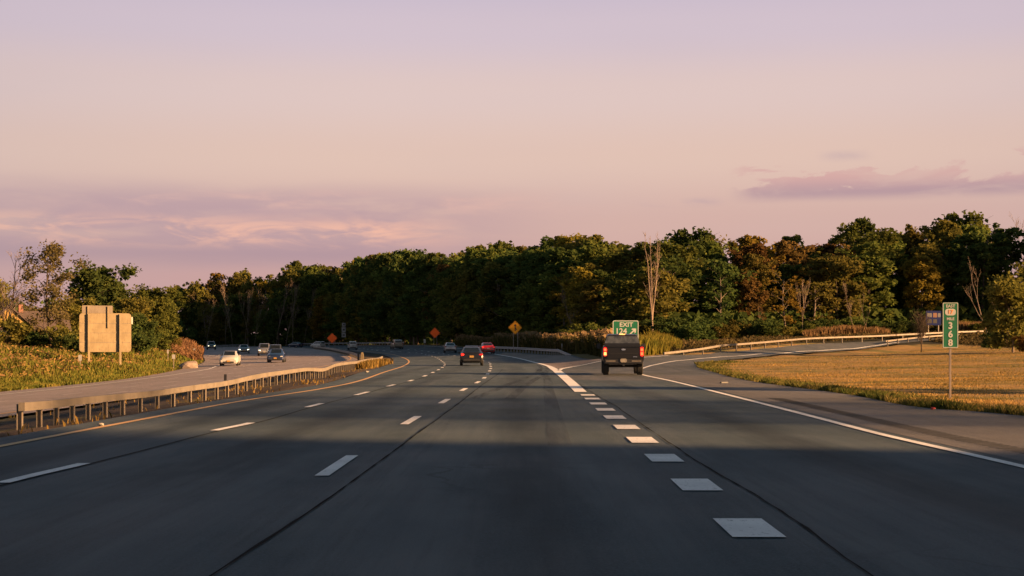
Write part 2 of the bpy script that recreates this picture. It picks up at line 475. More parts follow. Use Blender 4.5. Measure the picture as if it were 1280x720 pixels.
# ------------------------------------------------------------------ pavements
def sheet(name, fl, fr, ys, cols, zoff, mat, label, cat='road', crown=None):
    ys = np.asarray(ys); t = np.linspace(0, 1, cols)
    X = fl(ys)[:, None]*(1-t) + fr(ys)[:, None]*t
    Y = np.repeat(ys[:, None], cols, 1)
    Z = gz(X, Y) + zoff
    V = np.stack([X, Y, Z], -1).reshape(-1, 3)
    n = len(ys); idx = np.arange(n*cols).reshape(n, cols)
    Fq = np.stack([idx[:-1, :-1], idx[:-1, 1:], idx[1:, 1:], idx[1:, :-1]], -1).reshape(-1, 4)
    o = link(name, mesh_from(name, V, Fq, [mat], smooth=True))
    return tag(o, label, cat, kind='structure')
ys_e = np.concatenate([np.arange(-110, 0, 4), np.arange(0, 220, 1.0), np.arange(220, 500, 2.0)])
Z0 = .03
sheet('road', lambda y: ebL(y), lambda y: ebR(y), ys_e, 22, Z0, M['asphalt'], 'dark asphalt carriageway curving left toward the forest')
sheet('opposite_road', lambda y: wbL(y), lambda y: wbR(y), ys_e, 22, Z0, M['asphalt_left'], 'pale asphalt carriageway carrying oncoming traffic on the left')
def sheet2(name, A, B, n, cols, zoff, mat, label, cat='road'):
    def rs(Q):
        s = np.concatenate([[0], np.cumsum(np.linalg.norm(np.diff(Q, axis=0), axis=1))]); return Q, s/s[-1]
    A, sa = rs(catmull(A, 1.0)); B, sb = rs(catmull(B, 1.0))
    q = np.linspace(0, 1, n); t = np.linspace(0, 1, cols)[None, :]
    X = np.interp(q, sa, A[:, 0])[:, None]*(1-t) + np.interp(q, sb, B[:, 0])[:, None]*t
    Y = np.interp(q, sa, A[:, 1])[:, None]*(1-t) + np.interp(q, sb, B[:, 1])[:, None]*t
    Z = gz(X, Y)+zoff
    V = np.stack([X, Y, Z], -1).reshape(-1, 3); idx = np.arange(n*cols).reshape(n, cols)
    Fq = np.stack([idx[:-1, :-1], idx[:-1, 1:], idx[1:, 1:], idx[1:, :-1]], -1).reshape(-1, 4)
    o = link(name, mesh_from(name, V, Fq, [mat], smooth=True))
    return tag(o, label, cat, kind='structure')
sheet2('exit_ramp', rampL, rampR, 160, 14, Z0+.003, M['asphalt_ramp'], 'exit ramp curving up to the right behind the pickup', 'ramp')
# paved shoulder right of the edge line, paler and older
_sy = np.concatenate([np.arange(-110, 0, 4), np.arange(0, 73, 1.0)])
_el = catmull(ramp_edge_line, 1.0)
_eli = np.argmax(_el[:, 1] > 79)
def edge_x(y): return np.interp(y, _el[:_eli, 1], _el[:_eli, 0])
sheet('shoulder', lambda y: edge_x(y)+.28, lambda y: ebR(y)-.02, _sy, 8, Z0+.004, M['shoulder'], 'paved shoulder between white edge line and the dry grass', 'shoulder')
sheet2('gore_area', np.array([P(697, 460.9, 96), P(689.5, 458.6, 106), P(663, 451.0, 142), P(643, 446.0, 161), P(622.5, 443.1, 178)]),
       np.array([P(702, 460.7, 96), P(720, 454.8, 103), P(752, 450.6, 108), P(730, 446.6, 132), P(700, 444.8, 158), P(660, 443.0, 176), P(630, 441.3, 190)]),
       60, 10, Z0+.006, M['gore'], 'pinkish paved gore between the through lanes and the exit ramp', 'gore')

# ------------------------------------------------------------------ painted markings
def strip_arrays(pts, width, zoff):
    pts = np.asarray(pts, float)
    t = np.gradient(pts, axis=0); t /= np.linalg.norm(t, axis=1)[:, None]
    nrm = np.stack([-t[:, 1], t[:, 0]], 1)
    w = np.asarray(width)*np.ones(len(pts))
    A = pts + nrm*w[:, None]/2; B = pts - nrm*w[:, None]/2
    V = np.empty((len(pts)*2, 3)); V[0::2, :2] = A; V[1::2, :2] = B
    V[:, 2] = gz(V[:, 0], V[:, 1]) + zoff
    k = np.arange(len(pts)-1)*2
    return V, np.stack([k+1, k, k+2, k+3], 1)[:, ::-1]
def strips(name, lines, mat, zoff, label, cat='road marking'):
    Vs = []; Fs = []; n = 0
    for pts, w in lines:
        V, Fq = strip_arrays(pts, w, zoff); Vs.append(V); Fs.append(Fq+n); n += len(V)
    o = link(name, mesh_from(name, np.concatenate(Vs), np.concatenate(Fs), [mat]))
    return tag(o, label, cat, kind='structure')
def cut(line, a, b, step=.5):
    s = np.concatenate([[0], np.cumsum(np.linalg.norm(np.diff(line, axis=0), axis=1))])
    q = np.linspace(a, b, max(2, int((b-a)/step)+1))
    return np.stack([np.interp(q, s, line[:, 0]), np.interp(q, s, line[:, 1])], 1)
def arc_at_y(line, y):
    s = np.concatenate([[0], np.cumsum(np.linalg.norm(np.diff(line, axis=0), axis=1))])
    return float(np.interp(y, line[:, 1], s))
ZP = Z0+.011
strips('yellow_edge_line', [(yellow[(yl_y > -60) & (yl_y < 460)], .15)], M['yellow_paint'], ZP, 'solid yellow edge line on the left of the lanes')
e_full = catmull(ramp_edge_line, .7)
strips('white_edge_line', [(e_full[e_full[:, 1] > -40], np.interp(e_full[e_full[:, 1] > -40][:, 1], [0, 40, 90, 160], [.15, .17, .2, .22]))], M['white_paint'], ZP, 'solid white edge line bending along the exit ramp')
# two dashed lane lines
lane1 = catmull([(-6.1, -40), (-5.55, 0), (-5.31, 15), (-5.2, 17.6), P(268, 541), P(314, 531), P(393, 508.5), P(452, 493.5), P(488, 483.3), P(513, 477), P(530, 471, 70), P(548, 462.8, 90), P(555.2, 458, 108), P(554.8, 454.2, 130), P(544.3, 448.8, 175), P(527, 445.0, 215), (-16.4, 232), (-20.6, 250), (-25.6, 272), (-33.1, 310), (-42.7, 345), (-50.5, 375), (-59.2, 402)], .5)
lane2 = catmull([(-2.02+.15, -40), (-2.0, 0), P(421, 586), P(514, 527.7), P(556, 503), P(579.5, 488.3), P(602, 476), P(609.5, 468.3, 76), P(613.3, 461.5, 95), P(612.8, 457, 114), P(609, 453, 138), (-5.3, 165), (-8.3, 190), (-11.2, 214), (-14.6, 237), (-20.7, 268), (-29.2, 308), (-38.9, 343), (-46.9, 373), (-55.4, 400)], .5)
def dashes(line, y_pairs, after, period=9.6, length=2.9, end=395):
    out = []
    for a, b in y_pairs:
        s0, s1 = arc_at_y(line, CAM_H*F/(a-HZ)), arc_at_y(line, CAM_H*F/(b-HZ))
        out.append((cut(line, s0, s1), .16))
    s = arc_at_y(line, after); e = arc_at_y(line, end)
    while s < e:
        out.append((cut(line, s, s+length), .17)); s += period
    return out
d1 = dashes(lane1, [(608, 583), (541, 531), (511, 506), (495.5, 491.3), (484.3, 482.0), (477.6, 476.1)], 69.5)
d2 = dashes(lane2, [(599, 573), (533, 522.5), (506, 500.5), (490, 486.7), (480.2, 477.9)], 65.0)
strips('lane_dashes', d1+d2, M['white_paint'], ZP, 'white dashed lane lines running down the carriageway')
dots = []
for a, b in [(678, 654), (618, 603), (581, 571.2), (556.8, 549.3), (539.2, 533.8), (526, 521.7), (515.6, 512.3), (507.6, 505.0), (501.2, 499.1), (496.2, 494.5)]:
    ya, yb = CAM_H*F/(a-HZ), CAM_H*F/(b-HZ)
    f = lambda y: np.interp(y, [10, 45], [1.83, 2.27])
    dots.append((np.array([(f(ya), ya), (f((ya+yb)/2), (ya+yb)/2), (f(yb), yb)]), .40))
strips('exit_lane_dots', dots, M['white_paint'], ZP, 'short wide white dashes marking off the exit lane')
gl = catmull([P(726, 491.5, 45.5), P(712, 478, 59.5), P(700, 467.5, 78), P(693, 462.5, 92), P(683, 457.2, 112), P(663, 451.4, 140), P(643, 446.3, 160), P(622.5, 443.3, 178), (-3.7, 200), (-6.6, 225), (-10.8, 250), (-16.4, 275), (-24.2, 310), (-33.6, 345), (-42, 375)], .7)
gw = np.interp(gl[:, 1], [44, 60, 80, 95, 110, 140, 180, 300], [.38, .44, .52, .50, .36, .30, .24, .2])
gr = catmull([P(699, 463.8, 88), P(703, 459.8, 95), P(716.5, 455.3, 101), P(753, 451.6, 104.5), P(806, 446.8, 110.5), P(836, 444.8, 114.5)], .7)
strips('gore_lines', [(gl, gw), (gr, .28)], M['white_paint'], ZP, 'wide white gore lines splitting the exit ramp from the through lanes')
# oncoming side
def wlane(f): return np.stack([wbl(ys_w)*(1-f)+wbol(ys_w)*f, ys_w], 1)
ys_w = np.arange(-20, 420, 1.0)
wd = []
for f in (.25, .5, .75):
    L = wlane(f); s = 4.0+f*3
    while s < 400:
        wd.append((cut(L, s, s+3.0), .16)); s += 9.8
strips('opposite_lane_dashes', wd, M['faded_paint'], ZP, 'faded white lane dashes on the oncoming carriageway')
strips('opposite_edge_lines', [(wbO_line[(wbO_line[:, 1] > 0) & (wbO_line[:, 1] < 420)], .17)], M['white_paint'], ZP, 'white edge line on the oncoming carriageway')
strips('opposite_yellow_line', [(wbI_line[(wbI_line[:, 1] > 0) & (wbI_line[:, 1] < 420)], .17)], M['yellow_paint'], ZP, 'yellow edge line on the median side of the oncoming carriageway')
# sealed joints between the lanes
def wob(line, amp, sd):
    r = np.random.default_rng(sd); L = np.array(line)
    k = r.normal(size=len(L)); k = np.convolve(k, np.ones(5)/5, 'same'); L[:, 0] += k*amp
    return L
j1 = catmull([(-2.0, -8), (-1.98, 3), P(275, 720), P(420, 621), P(520, 546), P(572, 507), P(606, 480), P(622, 469, 75), P(628, 462, 92)], .4)
j2 = catmull([(2.2, -8), (2.2, 3), P(1080, 720), P(985, 650), P(880, 585), P(820, 545), P(770, 510), P(742, 494, 44), P(722, 480, 57)], .4)
j3 = lane1[(lane1[:, 1] > 0) & (lane1[:, 1] < 120)].copy(); j3[:, 0] += .10
strips('tar_seams', [(wob(j1, .012, 1), np.abs(np.random.default_rng(3).normal(.024, .008, len(j1)))), (wob(j2, .018, 2), np.abs(np.random.default_rng(4).normal(.020, .008, len(j2)))), (wob(j3, .015, 5), .035)], M['tar'], Z0+.009, 'dark tar seams between the lanes', 'road seam')
# tyre marks drifting toward the exit
m, nt = nodes_of('tyre_marks')
pos = N(nt, 'ShaderNodeNewGeometry').outputs['Position']
f = noise(nt, scaled(nt, pos, (3, .12, 1)), 1.0, 4)
p = finish(nt, (.012, .012, .013), .6, spec=.4)
nt.links.new(smooth(nt, f, .35, .65, .05, .38), p.inputs['Alpha'])
M['tyremark'] = m
sk = []
for k, off in enumerate((0, 1.5)):
    sk.append((catmull([P(592+off*30, 500), P(640+off*14, 480), P(668+off*8, 468, 76), P(676+off*6, 460, 98), P(672+off*5, 455, 118)], .6), .3))
sk.append((catmull([P(700, 560), P(692, 520), P(686, 490), P(683, 472, 68), P(672, 462, 94)], .6), .35))
strips('tyre_marks', sk, M['tyremark'], Z0+.0075, 'dark tyre marks near the gore', 'tyre marks')
# rumble strip grooves on the shoulder
rb = []
for k in range(150):
    y = 9+k*.3
    if y > 40: break
    x0 = float(edge_x(y))+.75
    rb.append((np.array([(x0, y), (x0+.4, y)]), .16))
strips('rumble_strip', rb, M['groove'], Z0+.008, 'dark grooved rumble strip on the right shoulder', 'rumble strip')
# ------------------------------------------------------------------ foliage materials
def leaf_mat(name, cols, trans=.3, yellow=None):
    """cols: dark, mid, light base colours of single leaves; every tree leans a little its own way"""
    m, nt = nodes_of(name)
    geo = N(nt, 'ShaderNodeNewGeometry')
    oi = N(nt, 'ShaderNodeObjectInfo')
    tc = N(nt, 'ShaderNodeTexCoord').outputs['Object']
    big = noise(nt, tc, .45, 3, .6)
    r = geo.outputs['Random Per Island']
    f = math_n(nt, 'ADD', math_n(nt, 'MULTIPLY', r, .55), math_n(nt, 'MULTIPLY', smooth(nt, big, .3, .7), .45))
    cr = N(nt, 'ShaderNodeValToRGB', {0: f})
    e = cr.color_ramp.elements
    e[0].position = .1; e[0].color = (*cols[0], 1)
    e[1].position = .9; e[1].color = (*cols[2], 1)
    x = e.new(.5); x.color = (*cols[1], 1)
    hs = N(nt, 'ShaderNodeHueSaturation', {'Color': cr.outputs[0],
        'Hue': N(nt, 'ShaderNodeMapRange', {0: oi.outputs['Random'], 1: 0, 2: 1, 3: .482, 4: .515}).outputs[0],
        'Value': N(nt, 'ShaderNodeMapRange', {0: oi.outputs['Random'], 1: 0, 2: 1, 3: .75, 4: 1.2}).outputs[0]})
    d = N(nt, 'ShaderNodeBsdfDiffuse', {'Color': hs.outputs[0], 'Roughness': .6})
    t = N(nt, 'ShaderNodeBsdfTranslucent', {'Color': hs.outputs[0]})
    mx = N(nt, 'ShaderNodeMixShader', {0: trans, 1: d.outputs[0], 2: t.outputs[0]})
    o = N(nt, 'ShaderNodeOutputMaterial'); nt.links.new(mx.outputs[0], o.inputs[0])
    return m
LEAF = {
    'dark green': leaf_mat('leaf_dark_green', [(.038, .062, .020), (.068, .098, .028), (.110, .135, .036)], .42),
    'green': leaf_mat('leaf_green', [(.058, .080, .021), (.104, .130, .030), (.165, .175, .042)], .42),
    'olive': leaf_mat('leaf_olive', [(.084, .086, .022), (.145, .135, .032), (.215, .185, .044)], .42),
    'golden': leaf_mat('leaf_golden', [(.115, .098, .018), (.205, .160, .028), (.30, .215, .040)], .42),
    'rusty': leaf_mat('leaf_rusty', [(.082, .058, .022), (.145, .092, .031), (.20, .125, .042)], .42),
    'brown': leaf_mat('leaf_brown', [(.064, .053, .026), (.110, .088, .038), (.16, .122, .054)], .42),
}
def bark(name, a, b):
    m, nt = nodes_of(name)
    tc = N(nt, 'ShaderNodeTexCoord').outputs['Object']
    f = noise(nt, scaled(nt, tc, (6, 6, 1.2)), 1.5, 5, .65)
    finish(nt, mixc(nt, smooth(nt, f, .3, .7), a, b), .9, spec=.2, bump=f, bstr=.5)
    return m
M['bark'] = bark('bark_dark', (.035, .026, .020), (.08, .06, .045))
M['bark_pale'] = bark('bark_pale', (.17, .13, .10), (.34, .27, .22))
M['bark_mid'] = bark('bark_mid', (.13, .095, .07), (.22, .17, .135))
M['bark_grey'] = bark('bark_grey', (.10, .078, .062), (.20, .155, .125))

# ------------------------------------------------------------------ tree prototypes (origin at the trunk base)
def leaf_quads(centres, size, r, droop=.25, aspect=1.6):
    n = len(centres)
    u = r.normal(size=(n, 3)); u[:, 2] *= .55; u /= np.linalg.norm(u, axis=1)[:, None]
    w = r.normal(size=(n, 3)); w -= (w*u).sum(1)[:, None]*u; w /= np.linalg.norm(w, axis=1)[:, None]
    s = size*(.6+.8*r.random(n))[:, None]
    a = u*s*.5*aspect; b = w*s*.5
    V = np.stack([centres-a, centres-a*.1+b, centres+a, centres-a*.1-b], 1).reshape(-1, 3)
    Fq = np.arange(n*4).reshape(n, 4)
    return V, Fq

def gen_tree(seed, H, rad, base, n_clump, per, lsize, lean=.3, top=.5, limbs=11, spread=1.0, thin=0.0, clump_r=.17, multi=1):
    """returns (wood mesh builder, leaf V, leaf F): trunk, limbs that reach into the crown, leaves in clumps at limb ends"""
    r = np.random.default_rng(seed)
    wood = MB()
    tips = []
    for st in range(multi):
        a0 = r.random()*6.28
        off = np.array([math.cos(a0), math.sin(a0)])*(.12*rad*(multi > 1))
        k = 7
        tp = []
        for i in range(k):
            t = i/(k-1)
            tp.append((off[0]*(1+t*3) + math.sin(t*2.2+a0)*lean*t*1.5, off[1]*(1+t*3) + math.cos(t*1.7+a0)*lean*t*1.5, t*H*.86))
        r0 = H*.0155/(multi**.4)
        wood.tube(tp, [r0*(1.25 if i == 0 else 1)*(1-.86*i/(k-1)) for i in range(k)], 7)
        tpn = np.array(tp)
        for j in range(limbs):
            t = base/H*.75 + (1-base/H*.75)*(j+.3+.5*r.random())/limbs*.98
            t = min(t, .98)
            p0 = np.array([np.interp(t*.999, np.linspace(0, 1, k), tpn[:, q]) for q in range(3)])
            az = j*2.399 + r.normal()*.4
            z = p0[2]
            zz = (z-base)/(H-base)
            env = rad*(max(0.05, 1-abs(max(zz, 0)-.38)/(.66 if zz > .38 else .55))**.5)*(.72+.5*r.random())*spread
            up = (.25+.65*r.random())*env*(.7+max(0, zz)*.8)
            p2 = p0+np.array([math.cos(az)*env, math.sin(az)*env, up])
            p2[2] = min(p2[2], H*.985)
            p1 = (p0*.55+p2*.45)+np.array([0, 0, .16*env])+r.normal(size=3)*.12
            rr = r0*.42*(1-.55*t)
            wood.tube([p0, p1, p2], [rr, rr*.6, rr*.16], 5, cap=False)
            tips += [p2, p1*.35+p2*.65]
            for q in range(3):
                f = .35+.55*r.random()
                s0 = p0*(1-f)+p2*f + np.array([0, 0, .16*env])*4*f*(1-f)*.6
                d = r.normal(size=3); d[2] = abs(d[2])*.7+.2; d /= np.linalg.norm(d)
                s1 = s0+d*env*(.25+.3*r.random())
                wood.tube([s0, (s0+s1)/2+r.normal(size=3)*.06, s1], [rr*.32, rr*.22, rr*.07], 4, cap=False)
                tips.append(s1)
    if n_clump == 0:
        return wood, None, None, tips
    tips = np.array(tips)
    cents = []
    for i in range(n_clump):
        if i < len(tips)*.9:
            c = tips[r.integers(len(tips))]+r.normal(size=3)*.25
        else:
            th = r.random()*6.28; zz = r.random()**.8
            env = rad*(max(0.05, 1-abs(zz-.38)/(.66 if zz > .38 else .55))**.5)
            q = .35+.6*r.random()**.5
            c = np.array([math.cos(th)*env*q, math.sin(th)*env*q, base+zz*(H-base)])
        cents.append(c)
    pts = []
    for c in cents:
        cr_ = rad*clump_r*(.6+.9*r.random())
        n = int(per*(.5+r.random()))
        d = r.normal(size=(n, 3)); d /= np.linalg.norm(d, axis=1)[:, None]
        d *= (r.random(n)**.45)[:, None]*cr_
        d[:, 2] *= .72
        pts.append(c+d)
    pts = np.concatenate(pts)
    pts = pts[pts[:, 2] > .25]
    V, Fq = leaf_quads(pts, lsize, r)
    return wood, V, Fq, tips

def gen_bare(seed, H, base, spread, depth=4, stems=1, r0=None, nkids=(3, 5)):
    r = np.random.default_rng(seed)
    w = MB()
    r0 = r0 or H*.013
    def grow(p, d, L, rad, lev):
        n = 4 if lev < 2 else 3
        pts = [p]; q = p.copy(); dd = d.copy()
        for i in range(n-1):
            dd = dd + r.normal(size=3)*.13; dd[2] += .07; dd /= np.linalg.norm(dd)
            q = q+dd*L/(n-1); pts.append(q.copy())
        w.tube(pts, [rad*(1-.6*i/(n-1)) for i in range(n)], 6 if lev == 0 else (4 if lev < 2 else 3), cap=lev == 0)
        if lev >= depth: return
        for j in range(r.integers(*nkids)):
            f = (.35 if lev else base/H)+(.98-(.35 if lev else base/H))*r.random()
            s = f*(n-1); i = min(int(s), n-2)
            st = pts[i]*(1-(s-i))+pts[i+1]*(s-i)
            az = r.random()*6.28
            side = np.array([math.cos(az), math.sin(az), 0])
            nd = dd*.75+side*spread*(.5+.7*r.random())+np.array([0, 0, .25]); nd /= np.linalg.norm(nd)
            grow(st, nd, L*(.42+.25*r.random())*(1.1-f*.4), rad*.5, lev+1)
    for s in range(stems):
        d = np.array([r.normal()*.14*(stems > 1)*2, r.normal()*.1*(stems > 1)*2, 1.0]); d /= np.linalg.norm(d)
        grow(np.array([r.normal()*.1*(stems > 1), r.normal()*.1*(stems > 1), -.15]), d, H*(.8 if s == 0 else .62), r0*(1 if s == 0 else .7), 0)
    return w

def top_of(me):
    co = np.empty(len(me.vertices)*3, np.float32); me.vertices.foreach_get('co', co)
    return float(np.percentile(co[2::3], 99.8))
PROTO = []     # forest broadleaf shapes: (height, crown mesh, wood mesh)
specs = [  # H, rad, base, clumps, per, leaf
    (18, 5.0, 3.0, 150, 44, .42, 11), (19, 4.3, 3.5, 140, 44, .42, 23), (16, 5.4, 2.2, 150, 44, .42, 35), (20, 4.6, 4.0, 150, 44, .42, 47),
    (17, 4.0, 2.0, 135, 44, .40, 59), (18, 5.6, 3.4, 160, 44, .44, 61), (15, 4.6, 1.8, 140, 42, .40, 73), (19, 3.8, 2.4, 120, 44, .40, 85)]
for (H, rad, base, nc, per, ls, sd) in specs:
    w, V, Fq, _ = gen_tree(sd, H, rad, base, nc, per, ls, limbs=15, clump_r=.23)
    crown = mesh_from('crown', V, Fq, [LEAF['green']])
    wood = w.build('trunk_shape', M['bark'])
    wm = wood.data; bpy.data.objects.remove(wood)
    PROTO.append((top_of(crown), crown, wm))
# thin, half-bare autumn trees
THIN = []
for (H, rad, base, nc, per, ls, sd) in [(17, 3.6, 4, 55, 16, .36, 101), (18, 4.0, 5, 50, 16, .36, 113), (15, 3.4, 3, 60, 16, .34, 127)]:
    w, V, Fq, _ = gen_tree(sd, H, rad, base, nc, per, ls, limbs=14, lean=.7, clump_r=.22)
    crown = mesh_from('crown', V, Fq, [LEAF['olive']])
    wood = w.build('trunk_shape', M['bark_grey']); wm = wood.data; bpy.data.objects.remove(wood)
    THIN.append((top_of(crown), crown, wm))
LOOSE = []
for (H, rad, base, nc, per, ls, sd) in [(19, 4.2, 4.5, 85, 40, .36, 141), (18, 4.8, 3.5, 90, 40, .36, 153), (20, 3.6, 5.0, 75, 40, .34, 167)]:
    w, V, Fq, _ = gen_tree(sd, H, rad, base, nc, per, ls, limbs=16, lean=.6, clump_r=.19)
    crown = mesh_from('crown', V, Fq, [LEAF['green']])
    wood = w.build('trunk_shape', M['bark_grey']); wm = wood.data; bpy.data.objects.remove(wood)
    LOOSE.append((top_of(crown), crown, wm))
BUSH = []
for (H, rad, sd) in [(3.2, 2.2, 201), (2.6, 2.4, 213), (3.8, 2.1, 227)]:
    w, V, Fq, _ = gen_tree(sd, H, rad, .25, 60, 46, .24, limbs=9, multi=3, clump_r=.3)
    crown = mesh_from('foliage', V, Fq, [LEAF['green']])
    wood = w.build('stem_shape', M['bark']); wm = wood.data; bpy.data.objects.remove(wood)
    BUSH.append((top_of(crown), crown, wm))
BARE = []
for sd in (301, 313, 329):
    w = gen_bare(sd, 16, 6, .42, depth=4, stems=1, r0=.13, nkids=(4, 6))
    o = w.build('bare_shape', M['bark_grey']); BARE.append((16*.95, o.data)); bpy.data.objects.remove(o)

def place_tree(proto, loc, h, leaf, name, label, cat, group=None, rz=None, wide=1.0, part=('crown', 'trunk'), barkm=None):
    H, crown, wm = proto
    s = h/H
    root = empty(name, loc, random.random()*6.28 if rz is None else rz)
    root.scale = (s*wide, s*wide, s)
    tag(root, label, cat, group)
    c = link(part[0], crown, root); t = link(part[1], wm, root)
    if leaf is not None:
        c.material_slots[0].link = 'OBJECT'; c.material_slots[0].material = leaf
    if barkm is not None:
        t.material_slots[0].link = 'OBJECT'; t.material_slots[0].material = barkm
    return root

# ------------------------------------------------------------------ the forest
PROF = [(-200, 330), (0, 335), (160, 372), (200, 356), (222, 352), (250, 346), (300, 342), (340, 335), (385, 326), (420, 330), (450, 325), (480, 320), (515, 316), (545, 319), (575, 318), (600, 305), (625, 304), (650, 311),
        (690, 299), (720, 298), (750, 302), (780, 308), (805, 306), (835, 290), (870, 286), (900, 297), (940, 291), (980, 295), (1010, 300), (1040, 289), (1080, 277), (1110, 280), (1140, 279), (1180, 265), (1210, 267), (1240, 270), (1260, 263), (1280, 266), (1400, 262), (1600, 268)]
PROF = np.array(PROF)
DF = np.array([(200, 445), (300, 436), (380, 432), (440, 412), (480, 362), (520, 318), (560, 288), (600, 258), (640, 234), (690, 212), (740, 192), (800, 184), (850, 182), (900, 188), (1000, 200), (1100, 208), (1180, 212), (1280, 212), (1600, 205)])
LM = [(222, "the forest's left end"), (264, 'the farthest oncoming SUV'), (304, 'the oncoming lit headlights'), (345, 'the dark blue sedan'), (384, 'the two far cars'),
      (415, 'the left orange sign'), (440, 'the white SUV'), (470, "the median guardrail's end"), (498, 'the gold minivan'), (520, 'the open lanes'), (543, 'the right orange sign'), (565, 'the silver sedan'), (588, 'the black sedan'), (608, 'the red sedan'),
      (644, 'the yellow merge sign'), (690, 'the grey guardrail'), (725, 'the gore'), (765, 'the pickup'), (790, 'the exit sign'), (815, 'the tall pale trunk'), (850, "the ramp guardrail's start"),
      (900, "the field's narrow tip"), (945, 'the forked pale tree'), (1000, "the ramp guardrail's middle"), (1050, 'the brown reeds'), (1100, "the ramp's top"), (1152, 'the leafless sapling'),
      (1187, 'the mile marker'), (1222, "the ramp guardrail's end"), (1250, 'the white forked tree'), (1275, 'the right edge')]
ROWS = ['front', 'second', 'third', 'fourth', 'hindmost']
used = {}
def colour_for(px, row, r):
    if px < 470:
        tab = [('dark green', .30), ('green', .26), ('olive', .26), ('golden', .05), ('rusty', .05), ('brown', .04)]
    elif px < 690:
        tab = [('dark green', .52), ('green', .33), ('olive', .13), ('rusty', .02)]
    elif px < 830:
        tab = [('dark green', .22), ('green', .36), ('olive', .36), ('golden', .06)]
    elif px < 960:
        tab = [('dark green', .14), ('green', .22), ('olive', .26), ('golden', .15), ('rusty', .06)]
    else:
        tab = [('dark green', .30), ('green', .28), ('olive', .26), ('golden', .05), ('rusty', .03)]
    q = r.random(); s = 0
    for k, v in tab:
        s += v
        if q < s: return k
    return tab[0][0]
SIZEW = ['tall', 'broad', 'slender', 'full crowned', 'ragged', 'rounded', 'low', 'uneven']
FOREST = []
def forest_label(col, px, row, wide, thin):
    i = int(np.argmin([abs(px-l) for l, _ in LM]))
    l, ph = LM[i]
    dx = px-l
    rel = 'behind' if abs(dx) < 3.5 else ('just left of' if -10 < dx < 0 else 'just right of' if 0 < dx < 10 else 'well left of' if dx < 0 else 'well right of')
    w = 'thin' if thin else 'broad' if wide > 1.12 else 'slender' if wide < .94 else 'full'
    return f"{w} {col} tree", f"in the {ROWS[row]} row, {rel} {ph}"
NTREE = 0
rf = np.random.default_rng(99)
def try_forest(px, d, row):
    global NTREE
    x = (px-640)*d/F
    z = g1(x, d)
    top = np.interp(px, PROF[:, 0], PROF[:, 1])
    frac = [.0, .0, .0, .0]
    if row >= 3: top += rf.random()**1.5*20-4
    elif row == 2: top += 4+rf.random()*14
    elif row == 1: top += 10+rf.random()*26
    else: top += 22+rf.random()*38
    h = CAM_H+(HZ-top)*d/F - z
    h = max(h, 7)
    col = colour_for(px, row, rf)
    if 845 < px < 885 and row < 2: col = 'golden'
    wide = .86+.34*rf.random()
    H = PROTO[0][0]
    thin = (row == 0 and 960 < px < 1290 and rf.random() < .45) or (row == 0 and 225 < px < 400 and rf.random() < .4)
    proto = THIN[rf.integers(len(THIN))] if thin else LOOSE[rf.integers(len(LOOSE))] if rf.random() < (.30, .2, .2, .45, .45)[row] else PROTO[rf.integers(len(PROTO))]
    wide *= np.clip(18/h, .85, 1.35)
    a, b = forest_label(col, px, row, wide, thin)
    t = place_tree(proto, (x, d, z-.1), h, LEAF[col], 'broadleaf_tree', a+' '+b, 'tree', 'trees of the forest beyond the highway', wide=wide)
    FOREST.append((a, b, px, t))
    NTREE += 1
for row, back in ((0, 0), (1, 8), (2, 17), (3, 27), (4, 38)):
    # walk along the forest edge with roughly constant spacing in metres
    px = 214.0 + row*5
    while px < 1300:
        d = np.interp(px, DF[:, 0], DF[:, 1])+back+rf.normal()*1.8
        try_forest(px+rf.normal()*2, d, row)
        # metres between trunks along the edge
        d2 = np.interp(px+4, DF[:, 0], DF[:, 1])+back
        p = np.array([(px-640)*d/F, np.interp(px, DF[:, 0], DF[:, 1])+back]); q = np.array([(px+4-640)*d2/F, d2])
        step = (6.4, 7.0, 7.2, 7.4, 7.2)[row]*(.82 if px < 420 else 1.0)*(.85+.3*rf.random())
        px += max(4*step/np.linalg.norm(q-p), 5.5)
from collections import defaultdict
_same = defaultdict(list)
for a, b, px, t in FOREST: _same[a+' '+b].append((px, t, a, b))
NUM = {2: 'two', 3: 'three', 4: 'four'}
for k, L in _same.items():
    if len(L) > 1:
        L.sort(key=lambda q: q[0])
        nm = {2: ['left', 'right'], 3: ['left', 'middle', 'right'], 4: ['leftmost', 'second', 'third', 'rightmost']}.get(len(L))
        for i, (px, t, a, b) in enumerate(L):
            t['label'] = f"{nm[i]} {a} of {NUM[len(L)]} {b}".replace(' tree of', ' of').replace(' in the', ' trees,', 1)
print('forest trees', NTREE)

def twig_tree(mesh_h, px, d, top, name, label, cat='bare tree', group=None, wide=1.0, mat=None, rz=None):
    H, me = mesh_h
    H = top_of(me)
    p = on(px, 0, d)
    h = CAM_H+(HZ-top)*d/F-p.z
    o = link(name, me); o.location = (p.x, d, p.z-.05)
    o.scale = (h/H*wide, h/H*wide, h/H)
    o.rotation_euler = (0, 0, random.random()*6.28 if rz is None else rz)
    if mat is not None:
        o.material_slots[0].link = 'OBJECT'; o.material_slots[0].material = mat
    return tag(o, label, cat, group)
